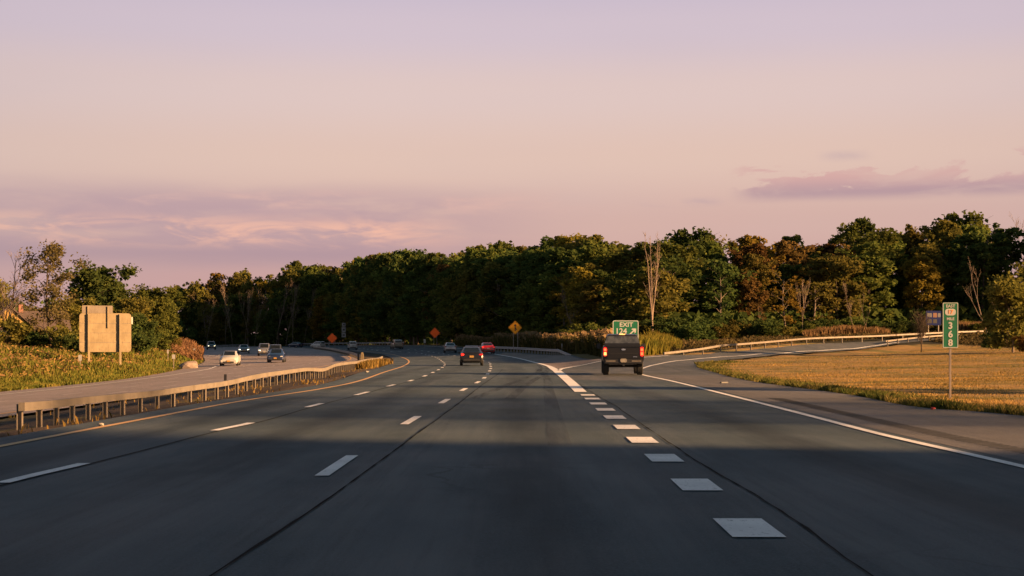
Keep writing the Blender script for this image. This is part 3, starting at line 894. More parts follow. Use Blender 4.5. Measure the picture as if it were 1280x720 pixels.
# pale leafless trees standing in the far bend
LB = [(258, 372, 'leftmost'), (282, 362, ''), (291, 352, ''), (306, 358, ''), (318, 356, ''), (345, 352, ''), (357, 346, ''), (366, 350, ''), (380, 358, '')]
words = ['outermost pale leafless tree at the left of the far bend', 'pale leafless tree left of the oncoming car with lit headlights', 'thin pale bare tree rising above the oncoming white sedan',
         'bare pale tree straight behind the oncoming car with lit headlights', 'forked bare pale tree between the two groups of oncoming cars', 'pale leafless tree above the oncoming dark blue sedan',
         'tallest pale bare tree of the far bend', 'white stemmed bare tree left of the dark car far on the bend', 'last pale bare tree above the two cars far on the bend']
for (px, top, _), w in zip(LB, words):
    d = np.interp(px, DF[:, 0], DF[:, 1])-5-rf.random()*3
    twig_tree(BARE[rf.integers(3)], px, d, top, 'bare_tree', w, group='pale leafless trees in the far bend', wide=.6, mat=M['bark_mid'])
# the tall pale trunk behind the exit sign
def gen_upright(seed, H, fork, nst, r0, spr=1.0, tw=1.0, nk=16):
    r = np.random.default_rng(seed); w = MB()
    w.tube([(0, 0, -.2), (.05, 0, fork*.5), (.0, .05, fork)], [r0*1.15, r0, r0*.85], 8)
    for s in range(nst):
        a = s*2.4+r.random(); sp = (.35+.75*r.random())*H*.085*spr; hh = H*(1-.22*r.random()) if s else H
        pts = []
        for i in range(6):
            t = i/5; q = t**.75
            pts.append((math.cos(a)*sp*q+r.normal()*.10, math.sin(a)*sp*q+r.normal()*.10, fork*(.75+.25*r.random())*(i == 0)+(fork+(hh-fork)*t)*(i > 0)))
        pts[0] = (0, 0, fork*(.62+.38*r.random()))
        w.tube(pts, [r0*.62*(1-.88*i/5) for i in range(6)], 5, cap=False)
        P_ = np.array(pts)
        for k in range(nk):
            f = .8+r.random()*4.1; i = int(f); p0 = P_[i]*(1-(f-i))+P_[min(i+1, 5)]*(f-i)
            az = r.random()*6.28; L = (.5+1.3*r.random())*(1.2-f/6)
            d = np.array([math.cos(az)*.5, math.sin(az)*.5, 1.0]); d /= np.linalg.norm(d)
            p1 = p0+d*L*.5+np.array([math.cos(az), math.sin(az), 0])*L*.12; p2 = p1+d*L*.6
            w.tube([p0, p1, p2], [.030*tw, .020*tw, .008*tw], 4, cap=False)
            for m_ in range(2):
                q0 = p0*.4+p1*.6 if m_ else p1; e = r.normal(size=3)*.35; e[2] = abs(e[2])+.5
                w.tube([q0, q0+e*L*.5], [.012*tw, .005*tw], 3, cap=False)
    return w
w = gen_upright(411, 15, 4.5, 6, .15)
o = w.build('bare_shape', M['bark_mid'], smooth=True); me = o.data; bpy.data.objects.remove(o)
twig_tree((15, me), 815, 172, 289, 'bare_tree', 'tall pale leafless tree with a white trunk just right of the exit sign', wide=1.0, rz=.6)
w = gen_bare(433, 14, 4.0, .55, depth=4, stems=2, r0=.16, nkids=(3, 5))
o = w.build('bare_shape', M['bark_mid'], smooth=True); me = o.data; bpy.data.objects.remove(o)
twig_tree((13.5, me), 1240, 166, 318, 'bare_tree', 'white forked bare tree left of the leafy tree at the right edge', wide=.85, rz=2.2)
twig_tree(BARE[1], 1256, 236, 262, 'bare_tree', 'grey bare treetop poking above the skyline near the right edge', wide=.9)
twig_tree(BARE[0], 1003, 188, 345, 'bare_tree', 'grey bare tree leaning behind the low ramp guardrail', wide=.6, mat=M['bark_mid'])
twig_tree(BARE[2], 722, 186, 362, 'bare_tree', 'broken grey bare tree above the reeds left of the pickup', wide=.9, mat=M['bark_grey'])
for px, top, lab in [(948, 375, 'forked pale bare tree rising over the ramp guardrail, left of the brown reeds'), (1068, 350, 'slim pale bare tree above the brown reeds by the ramp'), (1085, 362, 'slim grey bare tree right of the brown reeds by the ramp')]:
    twig_tree(BARE[rf.integers(3)], px, 187, top, 'bare_tree', lab, wide=.6, mat=M['bark_mid'])
# the small leafless sapling in the field
w = gen_upright(461, 4.4, 1.1, 9, .055, spr=2.6, tw=.55, nk=26)
o = w.build('bare_shape', M['bark'], smooth=True); me = o.data; bpy.data.objects.remove(o)
twig_tree((4.5, me), 1152, 135, 384, 'sapling', 'small leafless sapling standing alone in the dry grass left of the mile marker', 'sapling', wide=1.15)

# leafy tree at the right edge of the field
w, V, Fq, _ = gen_tree(503, 7.2, 3.1, .6, 150, 60, .26, limbs=15, clump_r=.27)
cr = mesh_from('crown', V, Fq, [LEAF['olive']]); wo = w.build('t', M['bark_grey']); wm = wo.data; bpy.data.objects.remove(wo)
p = on(1266, 0, 125)
place_tree((7.2, cr, wm), p, CAM_H+(HZ-352)*125/F-p.z, LEAF['olive'], 'broadleaf_tree', 'small leafy golden green tree at the right edge of the dry field', 'tree', rz=.3, wide=.95)
bmat = LEAF['rusty']
p = on(1283, 0, 122); place_tree(BUSH[1], p, 1.5, bmat, 'shrub', 'low reddish brown shrub under the leafy tree at the right edge', 'shrub', part=('foliage', 'stem'))
p = on(1238, 0, 140); place_tree(BUSH[0], p, 2.0, LEAF['dark green'], 'shrub', 'low dark shrub left of the leafy tree at the right edge', 'shrub', part=('foliage', 'stem'))

# left side trees behind the big sign
w = gen_bare(521, 10, 1.6, .75, depth=4, stems=4, r0=.12, nkids=(4, 6))
o = w.build('bare_shape', M['bark_grey'], smooth=True); me = o.data; bpy.data.objects.remove(o)
twig_tree((9.6, me), 8, 150, 312, 'bare_tree', 'twiggy brown half bare tree at the left edge in front of the house', wide=.95)
w, V, Fq, _ = gen_tree(541, 10.5, 3.0, 2.6, 85, 60, .15, limbs=16, lean=.8, clump_r=.26)
cr = mesh_from('crown', V, Fq, [LEAF['brown']]); wo = w.build('t', M['bark']); wm = wo.data; bpy.data.objects.remove(wo)
p = on(66, 0, 148); place_tree((10.3, cr, wm), p, CAM_H+(HZ-306)*148/F-p.z, LEAF['brown'], 'broadleaf_tree', 'loose airy brown leaved tree left of the big sign', 'tree', rz=1.0)
w, V, Fq, _ = gen_tree(557, 9.5, 4.2, 1.2, 190, 48, .30, limbs=16, clump_r=.24)
cr = mesh_from('crown', V, Fq, [LEAF['green']]); wo = w.build('t', M['bark']); wm = wo.data; bpy.data.objects.remove(wo)
CRL = (top_of(cr), cr, wm)
for px, d, top, leaf, wide, lab in [
        (121, 184, 331, 'dark green', 1.0, 'dense dark tree towering right behind the big sign'),
        (92, 178, 372, 'olive', .9, 'golden green tree just behind the left edge of the big sign'),
        (160, 172, 372, 'olive', .95, 'olive tree showing right of the big sign'),
        (191, 186, 358, 'green', .95, 'round green tree between the big sign and the far bend'),
        (210, 196, 368, 'green', .85, 'rightmost green tree of the clump behind the big sign'),
        (50, 200, 384, 'brown', 1.0, 'brown tree behind the house roof'),
        (-20, 170, 345, 'olive', 1.0, 'olive tree cut by the left edge behind the house'),
        (176, 168, 392, 'dark green', 1.0, 'low dark tree right of the big sign'),
        (140, 205, 350, 'dark green', 1.0, 'dark tree farthest back behind the big sign')]:
    p = on(px, 0, d)
    place_tree(CRL if wide > .87 else PROTO[4], p, CAM_H+(HZ-top)*d/F-p.z, LEAF[leaf], 'broadleaf_tree', lab, 'tree', 'trees on the left behind the big sign', wide=wide)
for px, d, top, leaf, lab in [(196, 172, 412, 'green', 'low green shrub left of the brown weedy mound'), (212, 178, 418, 'olive', 'small olive shrub against the brown weedy mound'), (95, 142, 418, 'dark green', 'dark shrub at the left foot of the big sign'),
                              (130, 140, 425, 'dark green', 'dark shrub under the big sign'), (168, 150, 415, 'dark green', 'dark shrub right of the big sign posts'), (150, 158, 405, 'dark green', 'tall dark shrub behind the big sign'), (38, 150, 414, 'dark green', 'dark shrub in front of the house wall'), (3, 146, 396, 'olive', 'tall golden shrub at the left edge hiding part of the house'), (54, 153, 408, 'brown', 'brown shrub at the right end of the house'), (84, 146, 408, 'olive', 'olive shrub just left of the big sign'), (78, 150, 415, 'dark green', 'dark shrub right of the house')]:
    p = on(px, 0, d); place_tree(BUSH[rf.integers(3)], p, CAM_H+(HZ-top)*d/F-p.z, LEAF[leaf], 'shrub', lab, 'shrub', 'shrubs on the left behind the weeds', part=('foliage', 'stem'))
# shrubs along the forest foot
SB = [(838, 168, 396), (862, 166, 402), (885, 172, 398), (905, 172, 405), (925, 176, 400), (948, 176, 398), (962, 176, 402), (982, 184, 408), (1120, 192, 402), (1145, 196, 400), (1172, 196, 404), (1200, 196, 400), (1225, 190, 405), (1008, 190, 402), (1030, 194, 398), (1060, 196, 396), (1090, 196, 400),
      (640, 222, 414), (668, 206, 412), (700, 198, 408), (735, 184, 404), (765, 178, 402)]
for px, d, top in SB:
    leaf = ['dark green', 'dark green', 'olive', 'green'][rf.integers(4)]
    p = on(px, 0, d)
    i = int(np.argmin([abs(px-l) for l, _ in LM])); dx = px-LM[i][0]
    rel = 'straight behind' if abs(dx) < 4 else 'left of' if dx < 0 else 'right of'
    lab = f"{leaf} shrub at the foot of the forest, {rel} {LM[i][1]}"
    place_tree(BUSH[rf.integers(3)], p, max(1.6, CAM_H+(HZ-top)*d/F-p.z), LEAF[leaf], 'shrub', lab, 'shrub', 'shrubs along the foot of the forest', part=('foliage', 'stem'), wide=1.25)

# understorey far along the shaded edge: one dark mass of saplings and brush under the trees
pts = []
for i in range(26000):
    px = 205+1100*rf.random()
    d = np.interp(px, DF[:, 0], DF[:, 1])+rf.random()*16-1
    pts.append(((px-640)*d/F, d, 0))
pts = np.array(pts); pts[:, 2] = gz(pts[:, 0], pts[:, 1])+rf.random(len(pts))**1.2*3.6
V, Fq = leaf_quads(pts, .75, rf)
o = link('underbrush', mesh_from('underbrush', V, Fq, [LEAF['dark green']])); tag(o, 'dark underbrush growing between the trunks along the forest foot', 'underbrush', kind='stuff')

# the wood running on behind the left-hand trees and past the right edge of view
pts = []
for i in range(150):
    if i < 110:
        px = -330+545*i/110; d = 400+rf.random()*40-(.25*max(0, 40-px)); hh = 9+rf.random()*5
    else:
        px = 1312+9*(i-110); d = 206+rf.random()*26; hh = 15+rf.random()*5
    x = (px-640)*d/F; z = g1(x, d); rr = 3.6+rf.random()*1.6
    u = rf.normal(size=(230, 3)); u /= np.linalg.norm(u, axis=1)[:, None]; u *= (rf.random(230)**.4)[:, None]
    bl = np.array([x, d, z+hh*.56])+u*np.array([rr, rr, hh*.46])+np.sin(u*7+i)*.5
    pts.append(bl)
    for q in range(2):
        w_ = rf.normal(size=3)*rr*.6; v_ = rf.normal(size=(60, 3)); v_ /= np.linalg.norm(v_, axis=1)[:, None]
        pts.append(np.array([x, d, z+hh*.75])+w_*np.array([1, 1, .5])+v_*1.5)
V, Fq = leaf_quads(np.concatenate(pts), .8, rf)
o = link('distant_wood', mesh_from('distant_wood', V, Fq, [LEAF['dark green']])); tag(o, 'far wood running on behind the trees on the left and past the right edge', 'wood', kind='stuff')

# the wood on the right just outside the frame, whose shade falls across the near road
Vs = []; Fs = []; n = 0; Ws = MB()
rw = np.random.default_rng(77)
def wood_tree(x, y, h, k, protos=None):
    global n
    protos = protos or PROTO
    H, crown, wm = protos[k % len(protos)]
    s = h/H; a = rw.random()*6.28
    co = np.empty(len(crown.vertices)*3, np.float32); crown.vertices.foreach_get('co', co); co = co.reshape(-1, 3)*s
    ca, sa = math.cos(a), math.sin(a)
    q = np.stack([co[:, 0]*ca-co[:, 1]*sa, co[:, 0]*sa+co[:, 1]*ca, co[:, 2]], 1)+np.array([x, y, g1(x, y)])
    Vs.append(q); Fs.append(np.arange(len(q)).reshape(-1, 4)+n); n += len(q)
    Ws.tube([(x, y, g1(x, y)-.2), (x, y, g1(x, y)+h*.7)], [h*.016, h*.006], 6)
SL = math.tan(R(SUN_AZ-90))      # how far shadows drift forward per metre to the left
for i in range(15):
    for j in range(3):
        x = 26+j*8+rw.random()*3
        y0 = 20.6-i*3.6+rw.normal()*(3.0 if i < 2 else .8)      # where its shade crosses the road axis
        y = y0-SL*x*1.0 - 2.0
        if y > .3556*x*.9 - 3 and False: continue
        wood_tree(x, y, (9 if i == 0 else 12)+rw.random()*6, int(rw.integers(8)))
for q in range(13):                      # unseen bare trees added at the wood's end to soften its shade edge
    x = 46+rw.random()*40; yb = 28.8+q*1.05+rw.normal()*.4
    me_ = BARE[q % 3][1]; hh = x*.23+3+rw.random()*3; sc_ = hh/15.5
    co = np.empty(len(me_.vertices)*3, np.float32); me_.vertices.foreach_get('co', co); co = co.reshape(-1, 3)*sc_
    b0 = len(Ws.v); Ws.v += [tuple(v) for v in (co+np.array([x, yb-SL*x, g1(x, yb-SL*x)]))]
    Ws.f += [tuple(b0+i_ for i_ in p_.vertices) for p_ in me_.polygons]
for yb, x, h, k in ((51.5, 39, 10.0, 1),):
    wood_tree(x, yb-SL*x, h, k)
o = link('roadside_wood', mesh_from('roadside_wood', np.concatenate(Vs), np.concatenate(Fs), [LEAF['green']]))
tag(o, 'roadside wood beyond the right edge of view, shading the near road', 'wood', kind='stuff')
o2 = Ws.build('trunk', M['bark'], o)
# ------------------------------------------------------------------ grass, weeds, reeds (nobody could count these)
def blade_mat(name, cols, trans=.35, band=None):
    m, nt = nodes_of(name)
    geo = N(nt, 'ShaderNodeNewGeometry')
    pos = geo.outputs['Position']
    big = noise(nt, scaled(nt, pos, band) if band else pos, 1.0 if band else .35, 4, .6)
    f = math_n(nt, 'ADD', math_n(nt, 'MULTIPLY', geo.outputs['Random Per Island'], .28 if band else .5), math_n(nt, 'MULTIPLY', smooth(nt, big, .28, .72), .72 if band else .5))
    cr = N(nt, 'ShaderNodeValToRGB', {0: f}); e = cr.color_ramp.elements
    k = len(cols)
    e[0].position = .05; e[0].color = (*cols[0], 1); e[1].position = .95; e[1].color = (*cols[-1], 1)
    for i in range(1, k-1):
        x = e.new(.05+.9*i/(k-1)); x.color = (*cols[i], 1)
    d = N(nt, 'ShaderNodeBsdfDiffuse', {'Color': cr.outputs[0]})
    t = N(nt, 'ShaderNodeBsdfTranslucent', {'Color': cr.outputs[0]})
    mx = N(nt, 'ShaderNodeMixShader', {0: trans, 1: d.outputs[0], 2: t.outputs[0]})
    o = N(nt, 'ShaderNodeOutputMaterial'); nt.links.new(mx.outputs[0], o.inputs[0])
    return m
def blades(x, y, h, w, r, lean=.35, z=None):
    """two-segment tapering blades"""
    n = len(x); zz = gz(x, y) if z is None else z
    a = r.random(n)*6.28; ca, sa = np.cos(a), np.sin(a)
    la = r.random(n)*6.28; ll = lean*h*(.3+r.random(n))
    w = w*np.ones(n)
    V = np.empty((n, 4, 3))
    V[:, 0] = np.stack([x-ca*w/2, y-sa*w/2, zz-.03], 1)
    V[:, 1] = np.stack([x+ca*w/2, y+sa*w/2, zz-.03], 1)
    mx, my = x+np.cos(la)*ll*.35, y+np.sin(la)*ll*.35
    V[:, 2] = np.stack([mx+ca*w*.4, my+sa*w*.4, zz+h*.6], 1)
    V[:, 3] = np.stack([x+np.cos(la)*ll, y+np.sin(la)*ll, zz+h], 1)
    return V.reshape(-1, 3), np.arange(n*4).reshape(n, 4)
def stuff(name, parts, mat, label, cat):
    Vs = []; Fs = []; n = 0
    for V, Fq in parts:
        Vs.append(V); Fs.append(Fq+n); n += len(V)
    return tag(link(name, mesh_from(name, np.concatenate(Vs), np.concatenate(Fs), [mat])), label, cat, kind='stuff')
rg = np.random.default_rng(5)
dry_m = blade_mat('dry_grass_blades', [(.075, .080, .024), (.17, .125, .042), (.32, .200, .068), (.44, .285, .10)], band=(.07, .30, 1))
fringe_m = blade_mat('fringe_grass_blades', [(.035, .050, .014), (.07, .082, .022), (.13, .115, .036), (.25, .18, .066)])
def pick_right(n, y0, y1, k):
    y = y0*(y1/y0)**(rg.random(n)**k)
    xr = np.minimum(.3556*y*1.12+2, 70)
    xl = np.where(y < 100, ebR(np.minimum(y, 97)), 11+ (y-100)*.6)
    x = xl+(xr-xl)*rg.random(n)
    ok = ~on_pavement(x, y, .12) & (x > xl)
    x, y = x[ok], y[ok]
    keep = ~inside_poly(x, y, np.concatenate([catmull(rampL, 4), [(130, 400), (0, 400)]]))
    x, y = x[keep], y[keep]
    return x, y
x, y = pick_right(120000, 30, 165, 1.0)
kp = (np.sin(y*.16+.8*np.sin(x*.13))*np.sin(x*.11+y*.05) > -.55+rg.random(len(x))*.7) | (rg.random(len(x)) < .35)
x, y = x[kp], y[kp]
hh = (.015+.04*rg.random(len(x)))*(1+.6*(np.sin(x*.7)*np.sin(y*.33) > .4))
pt = [blades(x, y, hh, .010+.0003*y, rg, .8)]
stuff('dry_grass', pt, dry_m, 'short golden dry grass covering the field inside the ramp', 'grass')
# taller fringe along the pavement edge
n = 42000
y = 22*(104/22)**rg.random(n); off = np.abs(rg.normal(size=n))*.8+.05
x = ebR(np.minimum(y, 97))+np.where(y > 97, (y-97)*.45, 0)+off
clump = .5+.5*np.sin(y*1.7+np.sin(x*2.1)*2)*np.sin(y*.6+1)
ok = (rg.random(n) < .35+.65*clump) & ~on_pavement(x, y, .02)
x, y, off, clump = x[ok], y[ok], off[ok], clump[ok]
h = (.06+.17*rg.random(len(x)))*(.5+.8*clump)*np.exp(-off*.35)
stuff('fringe_grass', [blades(x, y, h, .012+.00025*y, rg, .6)], fringe_m, 'rough taller grass along the paved shoulder edge', 'grass')
# weeds on the left bank: stalks, leaves and seed heads
weed_m = blade_mat('weed_blades', [(.045, .064, .014), (.085, .104, .021), (.145, .132, .029), (.19, .145, .043)], .3)
head_m = blade_mat('weed_heads', [(.15, .09, .05), (.20, .12, .06), (.25, .16, .05), (.13, .085, .045)], .3)
def pick_left(n, y0, y1):
    y = y0*(y1/y0)**rg.random(n)
    xo = wbL(y)-.25
    xm = np.minimum(-.3556*y*1.1-3, xo-2)
    x = xo+(xm-xo)*rg.random(n)
    return x, y, xo-x
x, y, off = pick_left(95000, 58, 196)
mound = np.exp(-(((x+41)/7.5)**2+((y-183)/14)**2))
big = .5+.5*np.sin(x*.45+1.3*np.sin(y*.13))*np.cos(y*.17)
hm = np.clip(off/6, .12, 1)*(.55+.75*big)
h = (.35+.75*rg.random(len(x)))*hm+.12
pt = [blades(x, y, h, .02+.0006*y, rg, .35)]
lp = np.stack([x, y, gz(x, y)+h*.6*rg.random(len(x))], 1)[::2]
pt2 = [leaf_quads(lp, .12, rg)]
o = stuff('tall_weeds', pt+pt2, weed_m, 'tall golden green weeds on the bank left of the oncoming lanes', 'weeds')
sel = rg.random(len(x)) < .15
hp = np.stack([x, y, gz(x, y)+h*(.95+.15*rg.random(len(x)))], 1)[sel & (h > .55)]
V, Fq = leaf_quads(hp, .11, rg, aspect=2.4)
Vw = [(V, Fq)]
stuff('weed_seed_heads', Vw, head_m, 'brownish pink seed heads over the weedy bank on the left', 'weeds')
# the weedy mound
n = 9000
a = rg.random(n)*6.28; rr = np.sqrt(rg.random(n))
x = -40.2+np.cos(a)*rr*6.5; y = 180+np.sin(a)*rr*9
ok = x < wbL(y)-.3; x, y, rr = x[ok], y[ok], rr[ok]
bump = .9*(1-rr**2)
h = .35+.6*rg.random(len(x))
me_b = blades(x, y, h+bump, .11, rg, .25)
hp = np.stack([x, y, gz(x, y)+(h+bump)*(.5+.5*rg.random(len(x)))], 1)[::2]
mound_m = blade_mat('mound_blades', [(.09, .07, .03), (.16, .09, .05), (.20, .11, .065), (.19, .13, .04)], .25)
stuff('weedy_mound', [me_b, leaf_quads(hp, .15, rg)], mound_m, 'brownish pink mound of weeds at the inside of the far bend', 'weeds')
# reeds between the guardrail and the forest
reed_m = blade_mat('reed_blades', [(.035, .042, .015), (.06, .06, .02), (.10, .085, .03), (.15, .11, .045)], .3)
plume_m = blade_mat('reed_plumes', [(.14, .10, .055), (.22, .15, .08), (.26, .19, .10)], .3)
def reeds(n, pxa, pxb, d0, d1, h0, h1, w, rr=rg):
    px = pxa+(pxb-pxa)*rr.random(n); d = d0(px)+(d1(px)-d0(px))*rr.random(n)
    x = (px-640)*d/F
    hs = h0+(h1-h0)*rr.random(n)
    hs = hs*(.9+.10*np.sin(px*.21+d*.3)*np.sin(px*.067+1)+.16*np.sin(px*.045+d*.09))
    ok = ~on_pavement(x, d, .8)
    return x[ok], d[ok], hs[ok]
def dd(a, b, c=None): return lambda px: np.interp(px, a, b)
x, y, h = reeds(26000, 570, 770, dd([570, 610, 640, 690, 720, 770], [262, 214, 198, 176, 162, 122]), dd([570, 610, 640, 690, 720, 770], [276, 228, 222, 204, 190, 165]), 1.2, 2.4, .1)
pt = [blades(x, y, h, .09, rg, .25), leaf_quads(np.stack([x, y, gz(x, y)+h*rg.random(len(x))*.8], 1), .34, rg)]
stuff('reeds', pt, reed_m, 'dense dark reeds behind the grey guardrail left of the pickup', 'reeds')
s = rg.random(len(x)) < .38
hp = np.stack([x, y, gz(x, y)+h*1.02], 1)[s]
V, Fq = leaf_quads(hp, .30, rg, aspect=2.2)
stuff('reed_plumes', [(V, Fq)], plume_m, 'pale feathery plumes over the reeds left of the pickup', 'reeds')
gold_m = blade_mat('tall_grass_blades', [(.06, .07, .016), (.11, .105, .020), (.16, .135, .028), (.15, .10, .026)], .35)
x, y, h = reeds(9000, 776, 852, dd([776, 800, 830, 852], [124, 126, 130, 136]), dd([776, 852], [158, 160]), 1.1, 2.1, .1)
h *= np.interp((x*F/y+640), [776, 800, 815, 835, 852], [1, 1.05, 1.0, .7, .35])
stuff('tall_grass', [blades(x, y, h, .075, rg, .28)], gold_m, 'tall yellow green grass behind the pickup at the ramp bend', 'grass')
br_m = blade_mat('brown_reed_blades', [(.09, .06, .03), (.16, .10, .05), (.22, .14, .07)], .3)
x, y, h = reeds(9000, 1005, 1112, dd([1005, 1112], [180, 188]), dd([1005, 1112], [190, 200]), .9, 1.7, .1)
x2, y2, h2 = reeds(3500, 1188, 1232, dd([1188, 1232], [192, 190]), dd([1188, 1232], [202, 202]), 1.2, 2.0, .1)
stuff('brown_reeds', [blades(np.concatenate([x, x2]), np.concatenate([y, y2]), np.concatenate([h, h2]), .10, rg, .25)], br_m, 'pale brown reeds beyond the ramp guardrail on the right', 'reeds')
# sparse rough weeds and brush on the verge beyond the ramp
x, y, h = reeds(12000, 840, 1290, dd([840, 900, 1000, 1100, 1290], [126, 137, 160, 176, 150]), dd([840, 1290], [185, 195]), .15, .75, .1)
pt = [blades(x, y, h, .08, rg, .5), leaf_quads(np.stack([x, y, gz(x, y)+h*rg.random(len(x))], 1), .22, rg)]
verge_m = blade_mat('verge_blades', [(.04, .036, .018), (.075, .06, .028), (.12, .085, .04)], .3)
stuff('verge_weeds', pt, verge_m, 'rough dull weeds on the bank beyond the exit ramp', 'weeds')
# median weeds
x = []; y = []
n = 9000; y = 20*(150/20)**rg.random(n); x = wbR(y)+(ebL(y)-wbR(y))*rg.random(n)
pat = np.sin(x*1.3+y*.21)*np.sin(y*.37+x)
ok = (rg.random(n) < np.clip(.05+pat*.35, .01, .5)); x, y = x[ok], y[ok]
h = .06+.22*rg.random(len(x))
ex = 102+22*rg.random(2400); exx = -10.9+rg.normal(size=2400)*.35-(ex-110)*.02
med_m = blade_mat('median_blades', [(.09, .075, .025), (.17, .11, .035), (.26, .16, .035)], .3)
stuff('median_weeds', [blades(x, y, h*.6, .02+.0004*y, rg, .6), blades(exx, ex, .25+.35*rg.random(2400), .07, rg, .4)], med_m, 'sparse dry weeds along the median guardrail', 'weeds')

# ------------------------------------------------------------------ guardrails
def metal_mat(name, a, b, rust, rough=.55, metal=.0):
    m, nt = nodes_of(name)
    pos = N(nt, 'ShaderNodeTexCoord').outputs['Object']
    f = noise(nt, pos, 1.3, 5, .6); f2 = noise(nt, scaled(nt, pos, (4, 4, .8)), 2.2, 5, .7)
    c = mixc(nt, smooth(nt, f, .3, .7), a, b)
    c = mixc(nt, smooth(nt, f2, .52, .74, 0, .8), c, rust)
    finish(nt, c, rough, metal, spec=.5, bump=f2, bstr=.08)
    return m
M['galv'] = metal_mat('galvanised_steel', (.125, .108, .085), (.175, .15, .118), (.09, .062, .036))
M['galv_dull'] = metal_mat('galvanised_steel_dull', (.20, .20, .205), (.27, .27, .28), (.14, .12, .11))
M['post'] = metal_mat('guardrail_post_steel', (.13, .112, .09), (.18, .155, .125), (.10, .066, .04))
M['dark'] = plain('dark_plastic', (.02, .02, .022), .5)
def tangents(p):
    t = np.gradient(p, axis=0); return t/np.linalg.norm(t, axis=1)[:, None]
W_PROF = [(.0, -.155), (.03, -.15), (.075, -.115), (.08, -.075), (.03, -.02), (.02, 0), (.03, .02), (.08, .075), (.075, .115), (.03, .15), (.0, .155)]
BOX_PROF = [(.0, -.085), (.0, .085), (.12, .085), (.12, -.085)]
def guardrail(name, path, htop, spacing, label, prof=W_PROF, face=1, mat='galv', postm='post', post_w=.15, ends=None, zb=None, thick=.012, maxposts=100, postd=.12):
    """path in x,y: beam along it, posts at even spacing; face=+1: corrugations toward the right of travel"""
    P3 = np.c_[path, gz(path[:, 0], path[:, 1])]
    if zb is not None: P3[:, 2] += zb
    mid = path[len(path)//2]
    root = empty(name, (mid[0], mid[1], g1(*mid)))
    org = np.array(root.location)
    tag(root, label, 'guardrail')
    t = tangents(path); nrm = np.stack([t[:, 1], -t[:, 0]], 1)*face
    # smooth the beam's height so that it runs straighter than the ground
    z = P3[:, 2].copy()
    for _ in range(30):
        z[1:-1] = (z[:-2]+2*z[1:-1]+z[2:])/4
    half = .155 if prof is W_PROF else .085
    zc = z+htop-half
    hs = np.ones(len(z))*htop
    if ends:                                # (metres of ramp-down at the far end, drop)
        s = np.concatenate([[0], np.cumsum(np.linalg.norm(np.diff(path, axis=0), axis=1))])
        for (at, L, drop) in ends:
            q = np.clip(1-(np.abs(s-(0 if at == 0 else s[-1])))/L, 0, 1); zc = zc-drop*q
    k = len(prof)
    V = []
    back = [(a-thick, b) for a, b in prof][::-1] if prof is W_PROF else []
    ring = list(prof)+back
    for i in range(len(path)):
        for a, b in ring:
            V.append((path[i, 0]+nrm[i, 0]*(a+.06)-org[0], path[i, 1]+nrm[i, 1]*(a+.06)-org[1], zc[i]+b-org[2]))
    K = len(ring); Fs = []
    for i in range(len(path)-1):
        for j in range(K):
            j2 = (j+1) % K
            Fs.append((i*K+j, i*K+j2, (i+1)*K+j2, (i+1)*K+j))
    Fs.append(tuple(range(K))); Fs.append(tuple((len(path)-1)*K+j for j in range(K))[::-1])
    mb = MB(); mb.v = V; mb.f = Fs
    mb.build('rail', M[mat], root, smooth=True, sharp=50)
    s = np.concatenate([[0], np.cumsum(np.linalg.norm(np.diff(path, axis=0), axis=1))])
    q = np.arange(.4, s[-1]-.05, spacing)[:maxposts]
    pb = MB()
    hh = htop+.35
    # I-section post: two flanges and a web
    pb.box((0, 0, -hh/2), (post_w, .014, hh)); pb.box((0, postd, -hh/2), (post_w, .014, hh)); pb.box((0, postd/2, -hh/2), (.014, postd-.014, hh))
    pm = pb.build('p', M[postm]); pme = pm.data; bpy.data.objects.remove(pm)
    for sq in q:
        x, y = np.interp(sq, s, path[:, 0]), np.interp(sq, s, path[:, 1]); zt = np.interp(sq, s, zc)+half*.55
        tt = np.array([np.interp(sq, s, t[:, 0]), np.interp(sq, s, t[:, 1])])
        nn = np.array([tt[1], -tt[0]])*face
        o = link('post', pme, root)
        o.location = (x+nn[0]*.04-org[0], y+nn[1]*.04-org[1], zt-org[2])
        # flange faces travel direction
        o.rotation_euler = (0, 0, math.atan2(-nn[0], nn[1])+PI)
    return root
med = catmull([P(19, 543.2, 28.0), P(118, 526, 36), P(204, 513, 43), P(276, 499.5, 50), P(401, 475.8, 77), P(440, 463, 100), P(465, 455.5, 118), P(476, 452.3, 127)], .6)
g = guardrail('guardrail', med, .60, 1.75, 'long gold lit guardrail with close set posts along the near median', prof=BOX_PROF, post_w=.11, postd=.09)
# dark reflector standing on the beam
pr = med[np.argmin(np.abs(med[:, 1]-50.5))]
mb = MB(); mb.box((0, 0, .12), (.10, .03, .24), bev=.01); mb.box((0, 0, .0), (.05, .02, .06))
o = mb.build('reflector', M['dark'], g); o.location = (pr[0]-g.location.x, pr[1]-g.location.y, g1(*pr)+.60-g.location.z)
med2 = catmull([P(453, 447.5, 150), P(440, 444, 185), P(425, 441, 222), P(406, 437.8, 262), P(392, 436, 290)], 1.0)
g2 = guardrail('guardrail', med2, .62, 1.9, 'short dark guardrail curving away behind the pale marker post on the median', face=-1, mat='post')
rr_ = catmull([P(715, 444.6, 149), P(700, 444.4, 157), P(684, 443.8, 168), P(660, 442.2, 180), P(640, 441, 190), P(619, 440, 200), P(605, 437.5, 212), (-7.2, 226)], 1.0)
guardrail('guardrail', rr_, .72, 1.9, 'grey steel guardrail sloping down to the ground at the gore', face=-1, mat='galv_dull', postm='galv_dull', ends=[(0, 9, .62)])
